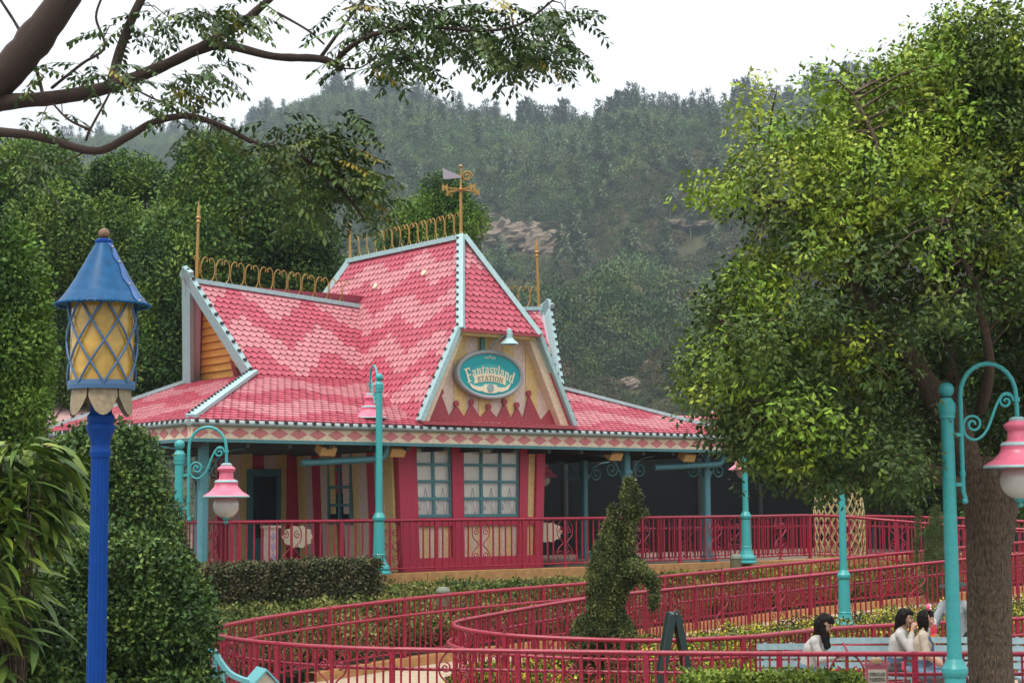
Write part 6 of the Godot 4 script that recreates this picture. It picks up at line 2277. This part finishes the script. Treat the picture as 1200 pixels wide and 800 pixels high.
func head_bones(c: Vector3, bs: Basis, skin: Color) -> Array:
	var at := func(x: float, y: float, z: float) -> Vector3:
		return c + bs * Vector3(x, y, z)
	var dark := Color(0.02, 0.015, 0.012)
	var lip := Color(0.34, 0.10, 0.09)
	var out := [
		[at.call(0, 0.035, -0.025), at.call(0, 0.03, 0.01), 0.088, 0.080, skin], [at.call(0, -0.02, 0.02), at.call(0, -0.075, 0.045), 0.066, 0.036, skin],
		[at.call(0, 0.015, 0.086), at.call(0, -0.018, 0.098), 0.009, 0.014, skin], [at.call(-0.03, -0.025, 0.055), at.call(0.03, -0.025, 0.055), 0.034, 0.034, skin],
		[at.call(-0.018, -0.054, 0.080), at.call(0.018, -0.054, 0.080), 0.007, 0.007, lip]]
	for s in [-1.0, 1.0]:
		out.append([at.call(0.083 * s, 0.012, -0.012), at.call(0.083 * s, -0.025, -0.004), 0.017, 0.011, skin])
		out.append([at.call(0.024 * s, 0.012, 0.082), at.call(0.036 * s, 0.012, 0.078), 0.0062, 0.0055, dark])
		out.append([at.call(0.020 * s, 0.034, 0.083), at.call(0.044 * s, 0.034, 0.074), 0.0045, 0.004, dark])
	return out

func build_people() -> void:
	var cloth := mat("figure", 1, 1, 1, 0.75, {"vc": true, "tex": grain("cloth", 0.09, 0.82, 1.0), "scale": 5.0})
	var hairm := mat("hair", 0.010, 0.007, 0.006, 0.55, {"spec": 0.25, "tex": grain("cloth", 0.09, 0.82, 1.0), "scale": 8.0})
	var skin := Color(0.56, 0.34, 0.25)
	var white := Color(0.52, 0.50, 0.48)
	var cream := Color(0.50, 0.42, 0.33)
	var denim := Color(0.065, 0.12, 0.20)
	var jean := Color(0.16, 0.26, 0.38)
	var shoe := Color(0.5, 0.5, 0.5)
	# [label, place, turn, top colour, bib colour or null, head pitch, left elbow, left wrist, right elbow, right wrist, hair kind]
	var list := [
		["woman in a white jacket bent over the phone in her hands", Vector3(3.96, 0, -23.5), 1.15, white, null, 0.55, Vector3(0.21, 0.80, 0.10), Vector3(0.07, 0.84, 0.32), Vector3(-0.21, 0.80, 0.10), Vector3(-0.07, 0.84, 0.32), 0, 0.16],
		["woman in white blouse and denim dungarees with a hand raised to her mouth", Vector3(5.40, 0, -24.55), 1.25, white, denim, 0.12, Vector3(0.24, 0.78, 0.08), Vector3(0.10, 0.66, 0.28), Vector3(-0.22, 0.82, 0.16), Vector3(-0.055, 1.10, 0.17), 1, 0.10],
		["woman in cream shirt and dungaree straps wearing a pink bow in her hair", Vector3(5.72, 0, -24.25), 1.30, cream, denim, 0.02, Vector3(0.23, 0.78, 0.04), Vector3(0.12, 0.62, 0.26), Vector3(-0.23, 0.78, 0.04), Vector3(-0.12, 0.62, 0.26), 2, 0.04],
	]
	for q in list:
		var o := thing("person", q[0], "person", q[1], q[2], "people sitting on the benches")
		var mb := Mb.new()
		var lean: float = q[11]
		var hip := Vector3(0, 0.56, 0.02)
		var waist := Vector3(0, 0.72, 0.01 + lean * 0.3)
		var chest := Vector3(0, 0.93, lean * 0.8)
		var nb := Vector3(0, 1.07, lean * 1.15)
		var nk := Vector3(0, 1.14, lean * 1.4 + 0.015)
		var top: Color = q[3]
		var bones := [[hip, waist, 0.150, 0.118, denim if q[4] != null else jean], [waist, chest, 0.120, 0.132, top], [chest, nb, 0.128, 0.070, top], [nb, nk, 0.054, 0.050, skin]]
		if q[4] != null:
			bones.append([waist + Vector3(0, -0.02, 0.05), chest + Vector3(0, -0.02, 0.060), 0.095, 0.085, denim])
			for s in [-1.0, 1.0]:
				bones.append([chest + Vector3(0.07 * s, 0.02, 0.11), nb + Vector3(0.085 * s, -0.01, 0.02), 0.020, 0.030, denim])
		for s in [0, 1]:
			var sg := 1.0 if s == 0 else -1.0
			var sh := nb + Vector3(0.155 * sg, -0.035, -0.01)
			var el: Vector3 = q[6] if s == 0 else q[8]
			var wr: Vector3 = q[7] if s == 0 else q[9]
			el += Vector3(0, 0, lean)
			wr += Vector3(0, 0, lean)
			bones.append([nb + Vector3(0.05 * sg, -0.03, 0), sh, 0.065, 0.062, top])
			bones.append([sh, el, 0.062, 0.052, top])
			bones.append([el, el.lerp(wr, 0.72), 0.052, 0.044, top if q[10] != 2 else skin])
			bones.append([el.lerp(wr, 0.6), wr, 0.030, 0.024, skin])
			bones.append([Vector3(0.085 * sg, 0.53, 0.02), Vector3(0.10 * sg, 0.52, 0.44), 0.088, 0.064, jean])
			bones.append([Vector3(0.10 * sg, 0.52, 0.44), Vector3(0.10 * sg, 0.10, 0.47), 0.064, 0.046, jean])
			bones.append([Vector3(0.10 * sg, 0.055, 0.45), Vector3(0.11 * sg, 0.045, 0.60), 0.045, 0.038, shoe])
			sdf_into(mb, hand_bones(wr, (wr - el).normalized() * 0.7 + Vector3(0, 0.2, 0.3), Vector3(-sg, 0.1, 0.2), 0.7, skin), 0.007, 0.006)
		sdf_into(mb, bones, 0.016, 0.028)
		crease(mb, 0.016, Vector3(9, 6, 9), 3)
		var hc := nk + Vector3(0, 0.115, 0.02 + 0.05 * sin(q[5]))
		var hb := Basis(Vector3.RIGHT, q[5])
		sdf_into(mb, head_bones(hc, hb, skin), 0.0085, 0.014)
		part("body", mb, cloth, o)
		var hm := Mb.new()
		var ha := func(x: float, y: float, z: float) -> Vector3:
			return hc + hb * Vector3(x, y, z)
		var black := Color.WHITE
		var hbones := [[ha.call(0, 0.05, -0.03), ha.call(0, 0.062, 0.015), 0.096, 0.080, black], [ha.call(-0.06, 0.03, -0.03), ha.call(-0.075, -0.06, -0.02), 0.050, 0.030, black], [ha.call(0.06, 0.03, -0.03), ha.call(0.075, -0.06, -0.02), 0.050, 0.030, black], [ha.call(0, 0.0, -0.07), ha.call(0, -0.08, -0.06), 0.07, 0.05, black]]
		if q[10] == 0:
			hbones.append([ha.call(0.06, -0.02, -0.03), hc + Vector3(0.09, -0.30, 0.02), 0.055, 0.03, black])
			hbones.append([ha.call(-0.06, -0.02, -0.03), hc + Vector3(-0.10, -0.30, 0.04), 0.055, 0.03, black])
			hbones.append([ha.call(0, -0.03, -0.07), hc + Vector3(0, -0.30, -0.10), 0.075, 0.05, black])
		elif q[10] == 1:
			hbones.append([ha.call(0, -0.02, -0.09), ha.call(0.0, -0.14, -0.12), 0.045, 0.025, black])
		else:
			hbones.append([ha.call(0.07, -0.02, -0.02), ha.call(0.085, -0.16, -0.01), 0.04, 0.02, black])
			hbones.append([ha.call(-0.07, -0.02, -0.02), ha.call(-0.085, -0.16, -0.01), 0.04, 0.02, black])
			hbones.append([ha.call(0, -0.02, -0.07), ha.call(0, -0.17, -0.08), 0.06, 0.035, black])
		sdf_into(hm, hbones, 0.012, 0.02)
		crease(hm, 0.022, Vector3(34, 5, 34), 9)
		part("hair", hm, hairm, o)
		if q[10] == 2:
			var bw := Mb.new()
			for s in [-1.0, 1.0]:
				bw.ball(ha.call(0.05 * s, 0.165, 0.02), Vector3(0.055, 0.042, 0.030), 10, 7)
				bw.ball(ha.call(0.075 * s, 0.175, 0.02), Vector3(0.035, 0.050, 0.026), 10, 7)
			bw.ball(ha.call(0, 0.16, 0.03), Vector3.ONE * 0.026, 8, 6)
			part("bow", bw, mat("bow_pink", 0.78, 0.08, 0.20, 0.5), o)
			var dt := Mb.new()
			for e in [[0.05, 0.19, 0.05], [-0.05, 0.19, 0.05], [0.09, 0.16, 0.045], [-0.09, 0.16, 0.045], [0.03, 0.15, 0.055], [-0.03, 0.15, 0.055], [0.08, 0.20, 0.035], [-0.08, 0.20, 0.035]]:
				dt.ball(ha.call(e[0], e[1], e[2]), Vector3.ONE * 0.011, 6, 5)
			part("dots", dt, mat("bow_dots", 0.85, 0.75, 0.75, 0.6), o.get_node("bow"))
			var band := Mb.new()
			var arc := []
			for i in 13:
				var a := PI * i / 12.0
				arc.append(ha.call(cos(a) * 0.105, 0.05 + sin(a) * 0.10, 0.0))
			band.tube(arc, 0.014, 6)
			part("hair_band", band, mat("black_felt", 0.012, 0.012, 0.012, 0.9), o)
		if q[10] == 0:
			var ph := thing("phone", "phone in a red case held by the woman in the white jacket", "phone", q[1] + Basis(Vector3.UP, q[2]) * Vector3(0.0, 0.95, 0.56), q[2])
			var pm := Mb.new()
			pm.box(Vector3.ZERO, Vector3(0.078, 0.155, 0.009), Basis(Vector3.RIGHT, -0.5), 0.003)
			part("case", pm, mat("phone_red", 0.35, 0.02, 0.04, 0.4), ph)
			pm = Mb.new()
			pm.box(Basis(Vector3.RIGHT, -0.5) * Vector3(0, 0, -0.006), Vector3(0.07, 0.145, 0.003), Basis(Vector3.RIGHT, -0.5))
			part("screen", pm, mat("phone_glass", 0.02, 0.02, 0.025, 0.1), ph)
		if q[10] == 1:
			var bag := thing("shoulder_bag", "small black and red bag beside the woman in white blouse", "bag", q[1] + Vector3(-0.06, 0.56, 0.42), 0.4)
			var bm := Mb.new()
			sdf_into(bm, [[Vector3(-0.08, 0, 0), Vector3(0.08, 0, 0), 0.07, 0.07, Color(0.03, 0.03, 0.035)], [Vector3(-0.06, 0.08, 0), Vector3(0.06, 0.08, 0), 0.05, 0.05, Color(0.03, 0.03, 0.035)], [Vector3(0.07, 0.02, 0.05), Vector3(0.09, 0.10, 0.03), 0.035, 0.03, Color(0.5, 0.03, 0.07)]], 0.016, 0.02)
			part("body", bm, cloth, bag)
	# the man behind the bench
	var m := thing("person", "man in grey denim jacket and black hat holding out a bottle", "person", Vector3(6.55, 0, -25.45), -0.7)
	var grey := Color(0.33, 0.37, 0.41)
	var black2 := Color(0.012, 0.012, 0.014)
	var mm := Mb.new()
	var bones := [[Vector3(0, 0.95, 0), Vector3(0, 1.05, 0.02), 0.150, 0.135, grey], [Vector3(0, 1.05, 0.02), Vector3(0, 1.28, 0.05), 0.140, 0.150, grey], [Vector3(0, 1.28, 0.05), Vector3(0, 1.42, 0.06), 0.140, 0.08, grey], [Vector3(0, 1.42, 0.06), Vector3(0, 1.50, 0.09), 0.062, 0.058, skin]]
	var lw := Vector3(0.27, 0.92, 0.12)
	var le := Vector3(0.31, 1.13, -0.06)
	var rw := Vector3(-0.17, 0.99, 0.46)
	var re := Vector3(-0.29, 1.08, 0.22)
	for s in [0, 1]:
		var sg := 1.0 if s == 0 else -1.0
		var sh := Vector3(0.19 * sg, 1.37, 0.05)
		var el := le if s == 0 else re
		var wr := lw if s == 0 else rw
		bones.append([Vector3(0.06 * sg, 1.38, 0.05), sh, 0.075, 0.075, grey])
		bones.append([sh, el, 0.074, 0.058, grey])
		bones.append([el, el.lerp(wr, 0.85), 0.058, 0.046, grey])
		bones.append([el.lerp(wr, 0.7), wr, 0.032, 0.027, skin])
		bones.append([Vector3(0.09 * sg, 0.92, 0), Vector3(0.10 * sg, 0.50, 0.02), 0.098, 0.066, black2])
		bones.append([Vector3(0.10 * sg, 0.50, 0.02), Vector3(0.10 * sg, 0.09, -0.02), 0.066, 0.048, black2])
		bones.append([Vector3(0.10 * sg, 0.05, -0.02), Vector3(0.11 * sg, 0.045, 0.14), 0.048, 0.042, shoe])
		sdf_into(mm, hand_bones(wr, (wr - el).normalized(), Vector3(-sg, 0.0, 0.15), 0.75, skin), 0.007, 0.006)
	sdf_into(mm, bones, 0.016, 0.028)
	crease(mm, 0.018, Vector3(8, 6, 8), 5)
	var hc2 := Vector3(0, 1.61, 0.12)
	var hb2 := Basis(Vector3.RIGHT, 0.2)
	sdf_into(mm, head_bones(hc2, hb2, skin), 0.0085, 0.014)
	part("body", mm, cloth, m)
	var hr := Mb.new()
	sdf_into(hr, [[hc2 + Vector3(0, 0.045, -0.03), hc2 + Vector3(0, 0.05, 0.01), 0.094, 0.078, Color.WHITE], [hc2 + Vector3(0, 0, -0.06), hc2 + Vector3(0, -0.05, -0.05), 0.07, 0.05, Color.WHITE]], 0.012, 0.02)
	part("hair", hr, hairm, m)
	var ht := Mb.new()
	ht.lathe([[0.20, 0.0], [0.205, 0.008], [0.12, 0.02], [0.105, 0.03], [0.10, 0.09], [0.07, 0.115], [0.0, 0.12]], 20)
	ht.lathe([[0.0, 0.0], [0.20, 0.0]], 20)
	part("hat", ht, mat("black_felt", 0.012, 0.012, 0.012, 0.9), m, Transform3D(hb2, hc2 + Vector3(0, 0.06, -0.01)))
	var bt := thing("drink_bottle", "red and orange drink bottle held out over the bench back", "bottle", Vector3(6.55, 0, -25.45) + Basis(Vector3.UP, -0.7) * (rw + Vector3(0.045, -0.09, 0.07)))
	var bb := Mb.new()
	bb.lathe([[0.0, 0.0], [0.042, 0.0], [0.046, 0.02], [0.046, 0.07]], 16)
	part("lower_drink", bb, mat("drink_orange", 0.75, 0.24, 0.02, 0.2, {"clear": 0.6}), bt)
	bb = Mb.new()
	bb.lathe([[0.046, 0.07], [0.042, 0.10], [0.046, 0.13], [0.046, 0.22], [0.044, 0.23]], 16)
	part("wrapper", bb, mat("wrapper_red", 0.65, 0.04, 0.06, 0.4), bt)
	bb = Mb.new()
	bb.lathe([[0.048, 0.23], [0.048, 0.27], [0.035, 0.30], [0.022, 0.31], [0.022, 0.345], [0.0, 0.35]], 16)
	part("cap", bb, mat("cap_white", 0.62, 0.62, 0.60, 0.5), bt)
